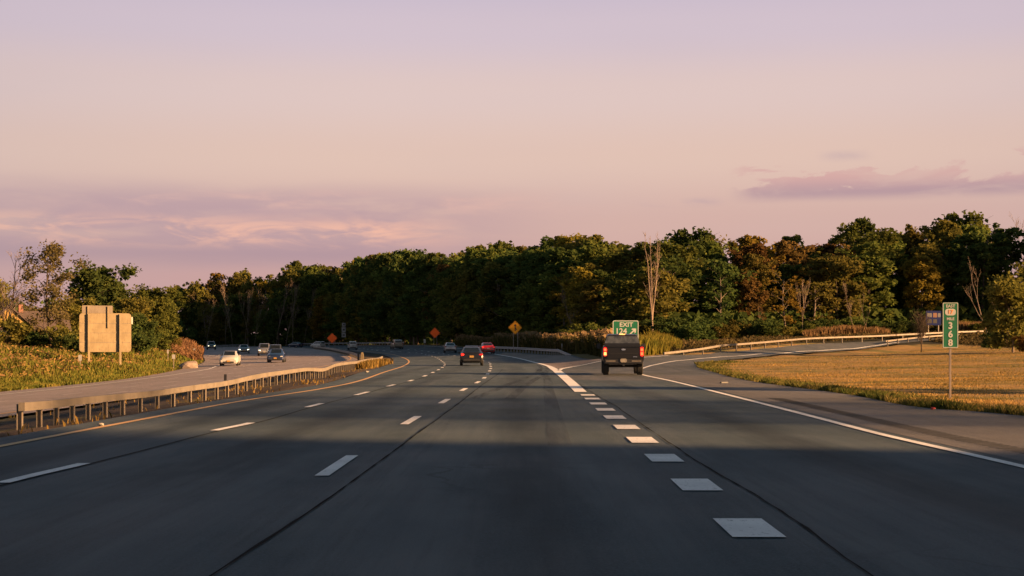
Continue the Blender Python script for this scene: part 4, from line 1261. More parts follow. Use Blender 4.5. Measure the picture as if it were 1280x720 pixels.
ramp_r = catmull([P(828, 443.6, 116.5), P(845, 442.9, 119.5), P(900, 440.1, 129), P(950, 436, 140), P(1000, 431.0, 152), P(1046, 429.0, 160), P(1093, 427.0, 166.5), P(1137, 423.6, 172), P(1185, 420.5, 177), P(1228, 418.5, 181)], 1.0)
guardrail('guardrail', ramp_r, .74, 4.6, 'pale gold box beam guardrail climbing along the outside of the exit ramp', prof=BOX_PROF, face=1, post_w=.09, ends=[(0, 14, .5)], postd=.08)
ramp_i = catmull([P(1108, 430.0, 160), P(1135, 426.8, 166), P(1165, 424.6, 172), P(1200, 422.8, 176)], 1.0)
guardrail('guardrail', ramp_i, .5, 3.4, 'short dull guardrail on the inner side at the top of the ramp', prof=BOX_PROF, face=-1, mat='post', post_w=.09, postd=.08)
far_r = catmull([(-64, 430), (-46, 398), (-38.5, 372), (-31, 345), (-24, 318)], 2.0)
guardrail('guardrail', far_r, .75, 3.8, 'thin grey guardrail far on the bend beside the two far cars', face=-1, mat='galv_dull', postm='galv_dull')
far_l = catmull([P(268, 435.2, 345), P(285, 434.6, 362), P(300, 434.4, 378)], 2.0)
guardrail('guardrail', far_l, .8, 3.8, 'tiny grey guardrail right of the far SUV with lit headlights', face=-1, mat='galv_dull', postm='galv_dull')

# ------------------------------------------------------------------ signs
M['sign_green'] = plain('sign_green', (.008, .13, .062), .45, var=.08)
M['sign_white'] = plain('sign_white', (.46, .46, .43), .45, var=.05)
M['sign_orange'] = plain('sign_orange', (1.0, .15, .02), .55, .65, var=.04)
M['sign_yellow'] = plain('sign_yellow', (.85, .34, .012), .55, .55, var=.04)
M['sign_black'] = plain('sign_black', (.015, .015, .015), .5)
M['sign_back'] = metal_mat('aluminium_sign_back', (.17, .13, .070), (.24, .188, .105), (.115, .08, .04), .5)
M['top_back'] = metal_mat('aluminium_top_panel', (.13, .105, .08), (.17, .14, .105), (.10, .075, .05), .55)
M['sign_post'] = metal_mat('sign_post', (.22, .18, .15), (.30, .25, .21), (.15, .10, .07))
M['sign_orange_text'] = plain('sign_orange_digits', (.75, .28, .06), .5)
M['blue_sign'] = plain('sign_blue', (.012, .020, .085), .9, spec=.1)
M['shaded_white'] = plain('shaded_white', (.09, .09, .10), .5); M['shaded_orange'] = plain('shaded_orange', (.14, .06, .03), .5)  # shade put into the service board's panel and plate colours
def rrect(w, h, r, k=5):
    out = []
    for cx, cz, a0 in ((w/2-r, h/2-r, 0), (-w/2+r, h/2-r, 90), (-w/2+r, -h/2+r, 180), (w/2-r, -h/2+r, 270)):
        for i in range(k+1):
            a = R(a0+90*i/k); out.append((cx+r*math.cos(a), cz+r*math.sin(a)))
    return out
def text_mesh(name, body, size, mat, parent, loc, rot=(PI/2, 0, 0), bold=.0, xs=1.0):
    cu = bpy.data.curves.new('t', 'FONT'); cu.body = body; cu.size = size; cu.extrude = .002
    cu.offset = bold; cu.align_x = 'CENTER'; cu.align_y = 'CENTER'; cu.resolution_u = 3
    o = bpy.data.objects.new('t', cu); C.objects.link(o)
    bpy.context.view_layer.update()
    me = bpy.data.meshes.new_from_object(o.evaluated_get(bpy.context.evaluated_depsgraph_get()))
    bpy.data.objects.remove(o); bpy.data.curves.remove(cu)
    me.name = name; me.materials.clear(); me.materials.append(mat)
    q = link(name, me, parent); q.location = loc; q.rotation_euler = rot; q.scale = (xs, 1, 1)
    return q
def off(pts, s): return [(x*s, z*s) for x, z in pts]
def frame_ring(mb, outer, inner, y0, y1):
    k = len(outer)
    for i in range(k):
        j = (i+1) % k
        mb.quad((outer[i][0], y0, outer[i][1]), (outer[j][0], y0, outer[j][1]), (inner[j][0], y0, inner[j][1]), (inner[i][0], y0, inner[i][1]))
        mb.quad((outer[i][0], y0, outer[i][1]), (outer[i][0], y1, outer[i][1]), (outer[j][0], y1, outer[j][1]), (outer[j][0], y0, outer[j][1]))
        mb.quad((inner[i][0], y0, inner[i][1]), (inner[j][0], y0, inner[j][1]), (inner[j][0], y1, inner[j][1]), (inner[i][0], y1, inner[i][1]))
def shift(pts, x, z): return [(a+x, b+z) for a, b in pts]

# mile marker
p = on(1188, 0, 40.5)
root = empty('mile_marker', p, R(-3)); tag(root, 'green mile marker sign on a single brown post in the dry grass', 'road sign')
W, H = .435, 1.28; zc = CAM_H+(HZ-406.5)*40.5/F-p.z
MB().prism(shift(rrect(W, H, .03), 0, zc), -.006, .006).build('panel', M['sign_green'], root)
mb = MB(); frame_ring(mb, shift(rrect(W-.012, H-.012, .028), 0, zc), shift(rrect(W-.05, H-.05, .018), 0, zc), -.010, -.006); mb.build('border', M['sign_white'], root)
MB().box((0, .03, zc/2+H/2*.5-.05), (.06, .045, zc+H*.5), bev=.006).build('post', M['sign_post'], root)
ty = -.009
text_mesh('lettering', 'EAST', .115, M['sign_white'], root, (0, ty, zc+.535), bold=.003)
sh = MB().prism(shift(rrect(.30, .19, .085), 0, zc+.37), -.010, -.006).build('route_shield', M['sign_white'], root)
text_mesh('shield_digits', '17', .15, M['sign_orange_text'], sh, (0, -.013, zc+.37), bold=.004)
text_mesh('lettering', 'MILE', .105, M['sign_white'], root, (0, ty, zc+.175), bold=.003)
for ch, dz in (('3', -.02), ('6', -.26), ('8', -.50)):
    text_mesh('digit', ch, .26, M['sign_white'], root, (0, ty, zc+dz), bold=.008)

# exit sign (bottom behind the pickup)
p = on(782, 0, 121)
root = empty('exit_sign', p, 0); tag(root, 'green exit sign reading EXIT 124 with an upward arrow behind the pickup', 'road sign')
s = 121/F; W, H = 32.5*s, 26*s; zc = CAM_H+(HZ-413.5)*s-p.z
MB().prism(shift(rrect(W, H, .14), 0, zc), -.012, .012).build('panel', M['sign_green'], root)
mb = MB(); frame_ring(mb, shift(rrect(W-.02, H-.02, .14), 0, zc), shift(rrect(W-.15, H-.15, .09), 0, zc), -.02, -.012); mb.build('border', M['sign_white'], root)
text_mesh('lettering', 'EXIT', .50, M['sign_white'], root, (.05, -.018, zc+.50), bold=.012, xs=1.12)
text_mesh('lettering', '124', .66, M['sign_white'], root, (-.38, -.018, zc-.05), bold=.014)
mb = MB(); a = R(42)
def rot2(x, z): return (x*math.cos(a)-z*math.sin(a), x*math.sin(a)+z*math.cos(a))
arrow = [(-.36, -.055), (.08, -.055), (.0, -.22), (.13, -.22), (.36, 0), (.13, .22), (.0, .22), (.08, .055), (-.36, .055)]
mb.prism(shift([rot2(x, z) for x, z in arrow], .62, zc-.05), -.020, -.012); mb.build('arrow', M['sign_white'], root)
for x in (-.6, .6):
    MB().box((x, .05, zc/2-.2), (.09, .07, zc+.6), bev=.008).build('post', M['sign_post'], root)

def diamond(px, py, d, half_px, posts_px, postd, mat, label, rz=0.0, name='warning_sign', arrow=False, border=False):
    p = on(px, 0, d); s = d/F; hd = half_px*s; zc = CAM_H+(HZ-py)*s-p.z
    root = empty(name, p, rz); tag(root, label, 'road sign')
    k = .11*hd
    pts = []
    for i in range(4):
        an = PI/2*i; c = (hd-1.3*k)
        for da in (-45, 0, 45):
            pts.append((c*math.cos(an)+k*1.3*math.cos(an+R(da)), c*math.sin(an)+k*1.3*math.sin(an+R(da))))
    MB().prism(shift(pts, 0, zc), -.01, .01).build('panel', M[mat], root)
    mb = MB(); frame_ring(mb, shift(off(pts, .93), 0, zc), shift(off(pts, .885), 0, zc), -.016, -.010); mb.build('border', M['sign_black'], root)
    for q in posts_px:
        x = (q-px)*s
        MB().box((x, .05, zc/2-.1-abs(x)*.2), (.08, .06, zc+.2-abs(x)*.4), bev=.008).build('post', M['sign_post'], root)
    if arrow:
        mb = MB(); u = hd
        mb.prism(shift([(-.07*u, -.55*u), (.07*u, -.55*u), (.07*u, .25*u), (.21*u, .25*u), (0, .58*u), (-.21*u, .25*u), (-.07*u, .25*u)], 0, zc), -.017, -.010)
        mb.prism(shift([(.30*u, -.48*u), (.30*u, -.30*u), (.075*u, -.02*u), (.075*u, -.20*u)], 0, zc), -.0175, -.010)
        mb.build('merge_arrow', M['sign_black'], root)
    return root
diamond(644, 409.5, 186, 8.3, (641.8, 647.2), 0, 'sign_yellow', 'yellow diamond merge sign with a black arrow above the reeds', arrow=True)
diamond(543.5, 416, 262, 6.5, (542.2, 546), 0, 'sign_orange', 'blank orange diamond sign on the right verge behind the silver sedan', rz=R(-4))
diamond(415.2, 422.7, 262, 6.3, (411.6, 418.7), 0, 'sign_orange', 'blank orange diamond sign on two posts in the median left of the white SUV', rz=R(4))

# big sign seen from behind
d = 112; s = d/F*1.06
p = on(131, 0, d); zt = lambda py: CAM_H+(HZ-py)*d/F-p.z
root = empty('highway_sign', p, R(24)); tag(root, 'big bare metal highway sign seen from behind on the weedy left bank', 'road sign')
x0, x1 = (102-131)*s, (161.5-131)*s
pan = MB().prism(shift(rrect(x1-x0, zt(391.5)-zt(440), .25), (x0+x1)/2, (zt(391.5)+zt(440))/2), -.012, .012).build('panel', M['sign_back'], root)
for py in (403.5, 415.5, 427.5):          # seams with stiffening lips between the extruded planks
    MB().box(((x0+x1)/2, -.024, zt(py)), (x1-x0-.12, .022, .05)).build('stiffener', M['sign_back'], pan)
    MB().box(((x0+x1)/2, -.0135, zt(py)-.045), (x1-x0-.06, .003, .03)).build('seam', M['post'], pan)
MB().prism(shift(rrect((140-105)*s, zt(382)-zt(391.8), .05), (122.5-131)*s, (zt(382)+zt(391.8))/2), -.012, .012).build('top_panel', M['top_back'], root)
for px, pb in ((112.5, 446), (148.5, 461)):
    mb = MB(); x = (px-131)*s; zb, zz = zt(pb)-.5, zt(392.5)
    mb.box((x, -.20, (zb+zz)/2), (.16, .014, zz-zb)); mb.box((x, -.06, (zb+zz)/2), (.16, .014, zz-zb)); mb.box((x, -.13, (zb+zz)/2), (.012, .126, zz-zb))
    mb.build('post', M['sign_back'], root)
mb = MB(); x = (134.5-131)*s; mb.box((x, -.07, (zt(383)+zt(410))/2), (.11, .09, zt(383)-zt(410)), bev=.01); mb.build('bracket', M['sign_back'], root)
mb = MB(); x = (111.5-131)*s; mb.box((x, -.07, (zt(383)+zt(393.5))/2), (.09, .09, zt(383)-zt(393.5)), bev=.01); mb.build('bracket', M['sign_back'], root)
pl = plain('plate_white', (.40, .385, .35), .5)
M['plate_white'] = pl
MB().box(((162.4-131)*s, .03, zt(400.5)), (.13, .05, 8.5*s), bev=.02).build('side_plate', pl, root)

# small roadside markers
def marker(px, py_top, py_bot, d, wpx, hpx, label, mat='plate_white', name='delineator', rz=0.0, post='sign_post'):
    p = on(px, 0, d); s = d/F; zt_ = CAM_H+(HZ-py_top)*s-p.z
    root = empty(name, p, rz); tag(root, label, 'roadside marker')
    w, h = wpx*s, hpx*s
    MB().prism(shift(rrect(w, h, min(w, h)*.2), 0, zt_-h/2), -.008, .008).build('plate', M[mat], root)
    MB().box((0, .035, zt_/2-.1), (.055, .05, zt_+.1), bev=.006).build('post', M[post], root)
    return root
marker(100, 443.5, 462, 106, 4.2, 7.5, 'white plate marker in the weeds left of the big sign posts')
marker(217, 443, 459, 128, 4.0, 5.6, 'white plate marker by the pale rock at the bend')
marker(209.8, 437, 455, 150, 2.2, 5.0, 'slim white marker left of the weedy mound')
marker(236, 431.5, 440, 186, 2.2, 2.2, 'tiny white reflector on top of the weedy mound')
marker(243, 435.5, 442, 176, 2.6, 3.0, 'small white reflector at the right foot of the weedy mound')
marker(530.8, 424, 436, 258, 2.6, 4.6, 'pale small plate marker left of the right orange sign', mat='plate_white', name='reference_marker')
marker(672, 426.2, 443, 186, 3.6, 5.0, 'pale green small plate marker behind the grey guardrail', mat='plate_white', name='reference_marker')
marker(702.4, 429.5, 444, 160, 1.4, 4, 'thin grey stake behind the sloping end of the grey guardrail', mat='galv_dull', name='reference_marker')
marker(395.8, 431.5, 437, 276, 2.2, 2.4, 'small white reflector beside the far part of the oncoming lanes')
# pale marker at the start of the second median rail
p = on(452.8, 0, 147); s = 147/F
root = empty('impact_marker', p); tag(root, 'pale gold end marker at the start of the dark median guardrail', 'roadside marker')
MB().prism([(-.16, 0), (.17, 0), (.15, .5), (.06, .84), (-.09, .84), (-.15, .5)], -.12, .12).build('end_cap', M['sign_back'], root)
MB().box((-.42, .12, .34), (.16, .2, .66), bev=.02).build('end_post', M['dark'], root)
# stack of route plates on the far right verge
p = on(429.7, 0, 395); s = 395/F; zt_ = lambda py: CAM_H+(HZ-py)*s-p.z
root = empty('route_sign', p); tag(root, 'stack of three small white route plates on a thin post before the dark forest', 'road sign')
for a, b, w in ((403.6, 408.2, 4.6), (408.9, 415.4, 5.0), (416.0, 421.6, 5.4)):
    pt = MB().prism(shift(rrect(w*s, (b-a)*s, .12), 0, (zt_(a)+zt_(b))/2), -.01, .01).build('plate', M['galv_dull'], root)
    mb = MB(); zz = (zt_(a)+zt_(b))/2
    mb.box((0, -.016, zz), (w*s*.5, .012, (b-a)*s*.34)); mb.build('marking', M['sign_black'], pt)
MB().box((0, .05, zt_(404)/2), (.07, .05, zt_(404)), bev=.005).build('post', M['dark'], root)
# blue logo board behind the sapling
p = on(1167, 0, 190); s = 190/F; zt_ = lambda py: CAM_H+(HZ-py)*s-p.z
root = empty('service_sign', p, R(8)); tag(root, 'blue service board with white and orange plates behind the leafless sapling', 'road sign')
MB().prism(shift(rrect(20*s, (406.5-388.5)*s, .08), 0, (zt_(388.5)+zt_(406.5))/2), -.012, .012).build('panel', M['blue_sign'], root)
for cx, cy, w, h, mt in ((-5.6, 394, 6.5, 5, 'shaded_white'), (1.9, 394, 5.2, 5.5, 'shaded_orange'), (-5.6, 401.5, 6.2, 5.0, 'sign_black'), (1.9, 401.5, 5.0, 5, 'sign_black'), (7.3, 394, 3.6, 5, 'shaded_white'), (7.3, 401.5, 3.2, 5.0, 'blue_sign')):
    MB().prism(shift(rrect(w*s, h*s, .04), cx*s, zt_(cy)), -.022, -.013).build('plate', M[mt], root)
for x in (-.7, .7):
    MB().box((x, .06, zt_(400)/2), (.12, .09, zt_(400)), bev=.008).build('post', M['sign_post'], root)

# pale rock by the bend
def rock(name, px, d, dims, mat, label, cat, seed, rz=0.0):
    bm = bmesh.new(); bmesh.ops.create_icosphere(bm, subdivisions=3, radius=1)
    r = random.Random(seed); offs = [Vector((r.gauss(0, 1), r.gauss(0, 1), r.gauss(0, 1))).normalized() for _ in range(14)]
    for v in bm.verts:
        n = v.co.normalized(); k = min(1.0, min(.78/max(.2, n.dot(o)) for o in offs))
        v.co = Vector((n.x*k*dims[0], n.y*k*dims[1], n.z*k*dims[2]))
    me = bpy.data.meshes.new(name); bm.to_mesh(me); bm.free(); me.materials.append(mat)
    o = link(name, me); p = on(px, 0, d); o.location = p+Vector((0, 0, dims[2]*.35)); o.rotation_euler = (0, R(-14), rz)
    return tag(o, label, cat)
M['rock'] = plain('pale_rock', (.20, .155, .13), .9, var=.3, vscale=2.5, dirt=(.16, .11, .08))
rock('boulder', 236, 134, (1.05, .8, .55), M['rock'], 'long pale rock lying at the pavement edge by the weedy mound', 'rock', 3, .2)
M['red'] = plain('red_plastic', (.30, .02, .02), .5); M['litter_white'] = plain('paper_white', (.25, .23, .2), .7)
def litter(px, py, mat, label, sc, sd):
    x, y, _ = wpt(px, py); mb = MB(); r = random.Random(sd)
    bm = bmesh.new(); bmesh.ops.create_icosphere(bm, subdivisions=2, radius=1)
    for v in bm.verts: v.co *= (.7+.5*r.random()); v.co = Vector((v.co.x*sc, v.co.y*sc*.7, v.co.z*sc*.5))
    me = bpy.data.meshes.new('litter'); bm.to_mesh(me); bm.free(); me.materials.append(mat)
    o = link('litter', me); o.location = (x, y, g1(x, y)+sc*.3+.045)
    tag(o, label, 'litter')
litter(1166, 514.0, M['red'], 'crumpled red litter on the shoulder below the mile marker', .06, 1)
litter(126, 535, M['litter_white'], 'crumpled white litter under the median guardrail', .06, 2)
litter(458.5, 466.5, M['litter_white'], 'scrap of white litter near the far end of the median guardrail', .12, 3)
mb = MB()
x, y, _ = wpt(905, 480.5)
mb.box((0, 0, .025), (.34, .12, .05), bev=.012); o = mb.build('rubber_scrap', M['dark']); o.location = (x, y, g1(x, y)+.05); o.rotation_euler = (0, 0, .5)
tag(o, 'dark scrap of rubber on the shoulder near the grass point', 'litter')

# ------------------------------------------------------------------ house behind the bushes
d = 162; s = d/F
p = on(24, 0, d)
root = empty('house', p, R(26)); tag(root, 'house with a yellow gable and brown shingle roof half hidden at the left edge', 'house')
M['wall_yellow'] = plain('yellow_siding', (.26, .16, .035), .7, var=.1)
M['wall_brown'] = plain('brown_siding', (.05, .034, .026), .8)
M['roof'] = plain('brown_shingles', (.075, .055, .05), .9, var=.25, vscale=5)
M['trim'] = plain('dark_green_trim', (.06, .09, .045), .6)
zt_ = lambda py: CAM_H+(HZ-py)*s-p.z
ze, zr = zt_(413.5), zt_(388)
wl = MB(); wl.box((1.0, 2.2, ze/2-.4), (8.4, 5.4, ze+.8)); wl.build('wall', M['wall_brown'], root)
rf_ = MB(); rf_.poly([(-3.6, -.9, ze), (5.6, -.9, ze), (5.6, 2.2, zr), (-3.6, 2.2, zr)]); rf_.poly([(5.6, 5.3, ze), (-3.6, 5.3, ze), (-3.6, 2.2, zr), (5.6, 2.2, zr)])
rf_.poly([(-3.6, -.9, ze-.12), (-3.6, -.9, ze), (-3.6, 2.2, zr), (-3.6, 5.3, ze), (-3.6, 5.3, ze-.12)]); rf_.poly([(5.6, -.9, ze-.12), (5.6, -.9, ze), (5.6, 2.2, zr), (5.6, 5.3, ze), (5.6, 5.3, ze-.12)])
ro = rf_.build('roof', M['roof'], root)
MB().box((1.0, -.96, ze-.07), (9.2, .12, .16)).build('gutter', M['trim'], root)
# cross gable facing the highway, yellow siding
gx, gw_, gz0, gz1 = -1.1, 4.6, zt_(409), zt_(384)
gb = MB(); gb.prism([(gx-gw_/2, gz0), (gx+gw_/2, gz0), (gx, gz1)], -.75, 2.0); gb.build('gable', M['wall_yellow'], root)
gr_ = MB()
for sgn in (-1, 1):
    gr_.prism([(gx, gz1+.02), (gx+sgn*(gw_/2+.3), gz0-.1), (gx+sgn*(gw_/2+.3), gz0+.06), (gx, gz1+.2)], -1.05, 2.1)
gr_.build('gable_roof', M['roof'], root)
MB().box((.4, 2.0, zr+.25), (.5, .5, .9), bev=.02).build('chimney', plain('chimney_brick', (.22, .10, .07), .9), ro)
w_ = MB().box((3.3, -.52, 1.4), (1.0, .06, 1.1)).build('window', M['dark'], root)
M['red_brick'] = plain('red_brick', (.14, .055, .03), .85, var=.25, vscale=6)
MB().box((5.75, -.6, ze/2-.5), (.95, .2, ze+.3)).build('porch_pillar', M['red_brick'], root)
# ------------------------------------------------------------------ vehicles (local frame: +y forward, origin on the ground under the middle)
def paint(name, col, rough=.28, metal=.0, coat=.6):
    return plain(name, col, rough, metal, var=.06, vscale=1.2, coat=coat)
M['glass'] = plain('tinted_glass', (.010, .012, .014), .06, var=.2, spec=.4)
M['cab_glass'] = plain('cab_glass', (.055, .062, .068), .12, var=.5, vscale=4, spec=.5)
M['tyre'] = plain('tyre_rubber', (.014, .014, .014), .85)
M['rim'] = plain('alloy_rim', (.30, .30, .31), .35, .7)
M['trim_black'] = plain('black_trim', (.018, .018, .019), .5)
M['chrome'] = plain('chrome', (.55, .55, .56), .2, .9)
M['plate'] = plain('licence_plate', (.28, .25, .20), .5)
M['plate_gold'] = plain('licence_plate_gold', (.36, .20, .05), .5)
M['tail_off'] = plain('tail_lens', (.30, .012, .010), .2)
def emit(name, col, s):
    m, nt = nodes_of(name)
    tc = N(nt, 'ShaderNodeTexCoord').outputs['Object']
    f = noise(nt, tc, 9, 2)
    finish(nt, col, .3, emis=mixc(nt, f, col, tuple(min(1, c*1.25) for c in col)), estr=s)
    return m
M['tail_on'] = emit('tail_lamp_lit', (1.0, .10, .03), .55)
M['tail_dim'] = emit('tail_lamp_dim', (1.0, .03, .025), .10)
M['amber_on'] = emit('lamp_amber', (1.0, .38, .10), .55)
M['head_on'] = emit('head_lamp_lit', (1.0, .78, .48), 1.6)
M['head_off'] = plain('head_lens', (.45, .45, .45), .15)

def loft(stations, body_mat, parent, name='body'):
    """stations: dict per cross section from rear to front"""
    V = []; k = 15
    for (y, zb, wb, wm, zm, wbelt, zbelt, wt, zt) in stations:
        half = [(0, zb), (wb, zb), (wm, zb+(zm-zb)*.45), (wm, zm), (wbelt, zbelt), (wbelt-.03, zbelt+.015), (wt, zt-.035), (wt-.09, zt)]
        ring = [(x, z) for x, z in half] + [(-x, z) for x, z in half[1:]][::-1]
        V += [(x, y, z) for x, z in ring]
    k = 15; Fs = []
    n = len(stations)
    for i in range(n-1):
        for j in range(k):
            j2 = (j+1) % k
            Fs.append((i*k+j, i*k+j2, (i+1)*k+j2, (i+1)*k+j))
    Fs.append(tuple(range(k))); Fs.append(tuple((n-1)*k+j for j in range(k))[::-1])
    mb = MB(); mb.v = V; mb.f = Fs
    return mb.build(name, body_mat, parent, smooth=True, sharp=32), V, k
def ringpt(V, k, i, j): return Vector(V[i*k+(j % k)])
def pane(V, k, ia, ib, ja, jb, u0, u1, v0, v1, mat, parent, name, lift=.012):
    """glass pane inset on the loft face between stations ia, ib and ring points ja, jb"""
    A, B, Cc, D = ringpt(V, k, ia, ja), ringpt(V, k, ia, jb), ringpt(V, k, ib, jb), ringpt(V, k, ib, ja)
    def bl(u, v): return (A*(1-u)+D*u)*(1-v)+(B*(1-u)+Cc*u)*v
    q = [bl(u0, v0), bl(u0, v1), bl(u1, v1), bl(u1, v0)]
    nrm = (q[1]-q[0]).cross(q[3]-q[0]).normalized()
    c = sum(q, Vector())/4
    if nrm.dot(c-Vector((0, c.y, .9))) < 0 : nrm = -nrm
    mb = MB(); top = [p+nrm*lift for p in q]; bot = [p-nrm*.02 for p in q]
    mb.poly([tuple(p) for p in top]); 
    for a in range(4):
        b = (a+1) % 4
        mb.quad(tuple(top[a]), tuple(bot[a]), tuple(bot[b]), tuple(top[b]))
    return mb.build(name, mat, parent)
WHEELS = {}
def wheel_mesh(rad, width):
    key = (rad, width)
    if key in WHEELS: return WHEELS[key]
    mb = MB(); seg = 24
    prof = [(rad*.62, -width/2), (rad*.93, -width/2), (rad, -width/2+.03), (rad, width/2-.03), (rad*.93, width/2), (rad*.62, width/2)]
    k = len(prof)
    for i in range(seg):
        a = 2*PI*i/seg
        for r, x in prof: mb.v.append((x, r*math.cos(a), r*math.sin(a)))
    for i in range(seg):
        i2 = (i+1) % seg
        for j in range(k):
            j2 = (j+1) % k
            mb.f.append((i*k+j, i*k+j2, i2*k+j2, i2*k+j))
    t = mb.build('t', M['tyre'], smooth=True, sharp=40); tm = t.data; bpy.data.objects.remove(t)
    rb = MB()
    for sx in (-1, 1):
        n0 = len(rb.v); rb.v.append((sx*width*.36, 0, 0))
        for i in range(20):
            a = 2*PI*i/20; rr = rad*.62 if True else rad
            rb.v.append((sx*width*.42, rr*math.cos(a), rr*math.sin(a)))
        for i in range(20): rb.f.append((n0, n0+1+i, n0+1+(i+1) % 20))
    rb.tube([(-width*.35, 0, 0), (width*.35, 0, 0)], rad*.6, 14)
    r = rb.build('r', M['rim']); rm = r.data; bpy.data.objects.remove(r)
    WHEELS[key] = (tm, rm); return WHEELS[key]
def add_wheels(root, xs, ys, rad, width):
    tm, rm = wheel_mesh(rad, width)
    for y in ys:
        for sx in (-1, 1):
            w = link('wheel', tm, root); w.location = (sx*xs, y, rad)
            r = link('rim', rm, w)
            mb = MB(); seg = 16     # dark ring painted for the shaded gap of the uncut arch
            for i in range(seg):
                a0, a1 = PI*i/seg, PI*(i+1)/seg; ra, rb_ = rad*1.02, rad*1.16
                x = sx*(xs+width/2-.012)
                mb.quad((x, y+ra*math.cos(a0), rad+ra*math.sin(a0)), (x, y+rb_*math.cos(a0), rad+rb_*math.sin(a0)), (x, y+rb_*math.cos(a1), rad+rb_*math.sin(a1)), (x, y+ra*math.cos(a1), rad+ra*math.sin(a1)))
            mb.build('arch_gap_shade', M['trim_black'], root)

def S(kind):
    if kind == 'sedan':
        return [(-2.36, .34, .62, .76, .62, .74, .78, .62, .84), (-2.28, .26, .72, .86, .70, .82, .94, .70, 1.04), (-1.72, .22, .76, .90, .72, .86, .97, .70, 1.08),
                (-1.02, .20, .78, .905, .72, .87, .95, .585, 1.39), (-.35, .19, .78, .91, .72, .875, .94, .60, 1.45), (.35, .19, .78, .91, .72, .875, .93, .60, 1.43),
                (1.22, .20, .78, .905, .70, .86, .92, .66, 1.0), (1.95, .21, .76, .895, .66, .82, .80, .66, .90), (2.28, .24, .70, .85, .58, .76, .66, .62, .78), (2.38, .32, .60, .74, .52, .66, .58, .56, .66)]
    if kind == 'suv':
        return [(-2.28, .42, .66, .80, .78, .78, 1.02, .66, 1.18), (-2.22, .34, .76, .90, .80, .85, 1.05, .66, 1.62), (-1.95, .28, .78, .92, .80, .87, 1.06, .66, 1.72),
                (-1.0, .26, .80, .93, .80, .88, 1.05, .68, 1.76), (.0, .25, .80, .93, .80, .88, 1.03, .68, 1.75), (.55, .25, .80, .93, .80, .88, 1.02, .66, 1.70),
                (1.30, .26, .80, .92, .78, .87, 1.02, .70, 1.12), (2.0, .28, .78, .91, .74, .83, .92, .68, 1.02), (2.28, .32, .72, .87, .66, .78, .78, .64, .90), (2.36, .42, .64, .78, .62, .70, .70, .58, .78)]
    if kind == 'minivan':
        return [(-2.5, .38, .68, .84, .72, .80, .98, .70, 1.12), (-2.42, .30, .78, .94, .74, .88, 1.02, .70, 1.60), (-2.15, .24, .80, .96, .74, .90, 1.03, .70, 1.70),
                (-1.0, .22, .82, .97, .74, .91, 1.02, .72, 1.74), (.3, .21, .82, .97, .74, .91, 1.0, .72, 1.72), (.75, .21, .82, .97, .74, .91, .99, .70, 1.65),
                (1.75, .22, .80, .95, .72, .88, .98, .72, 1.05), (2.25, .24, .78, .92, .66, .82, .84, .68, .94), (2.46, .30, .70, .86, .58, .74, .68, .62, .78), (2.54, .36, .6, .74, .54, .66, .6, .56, .66)]
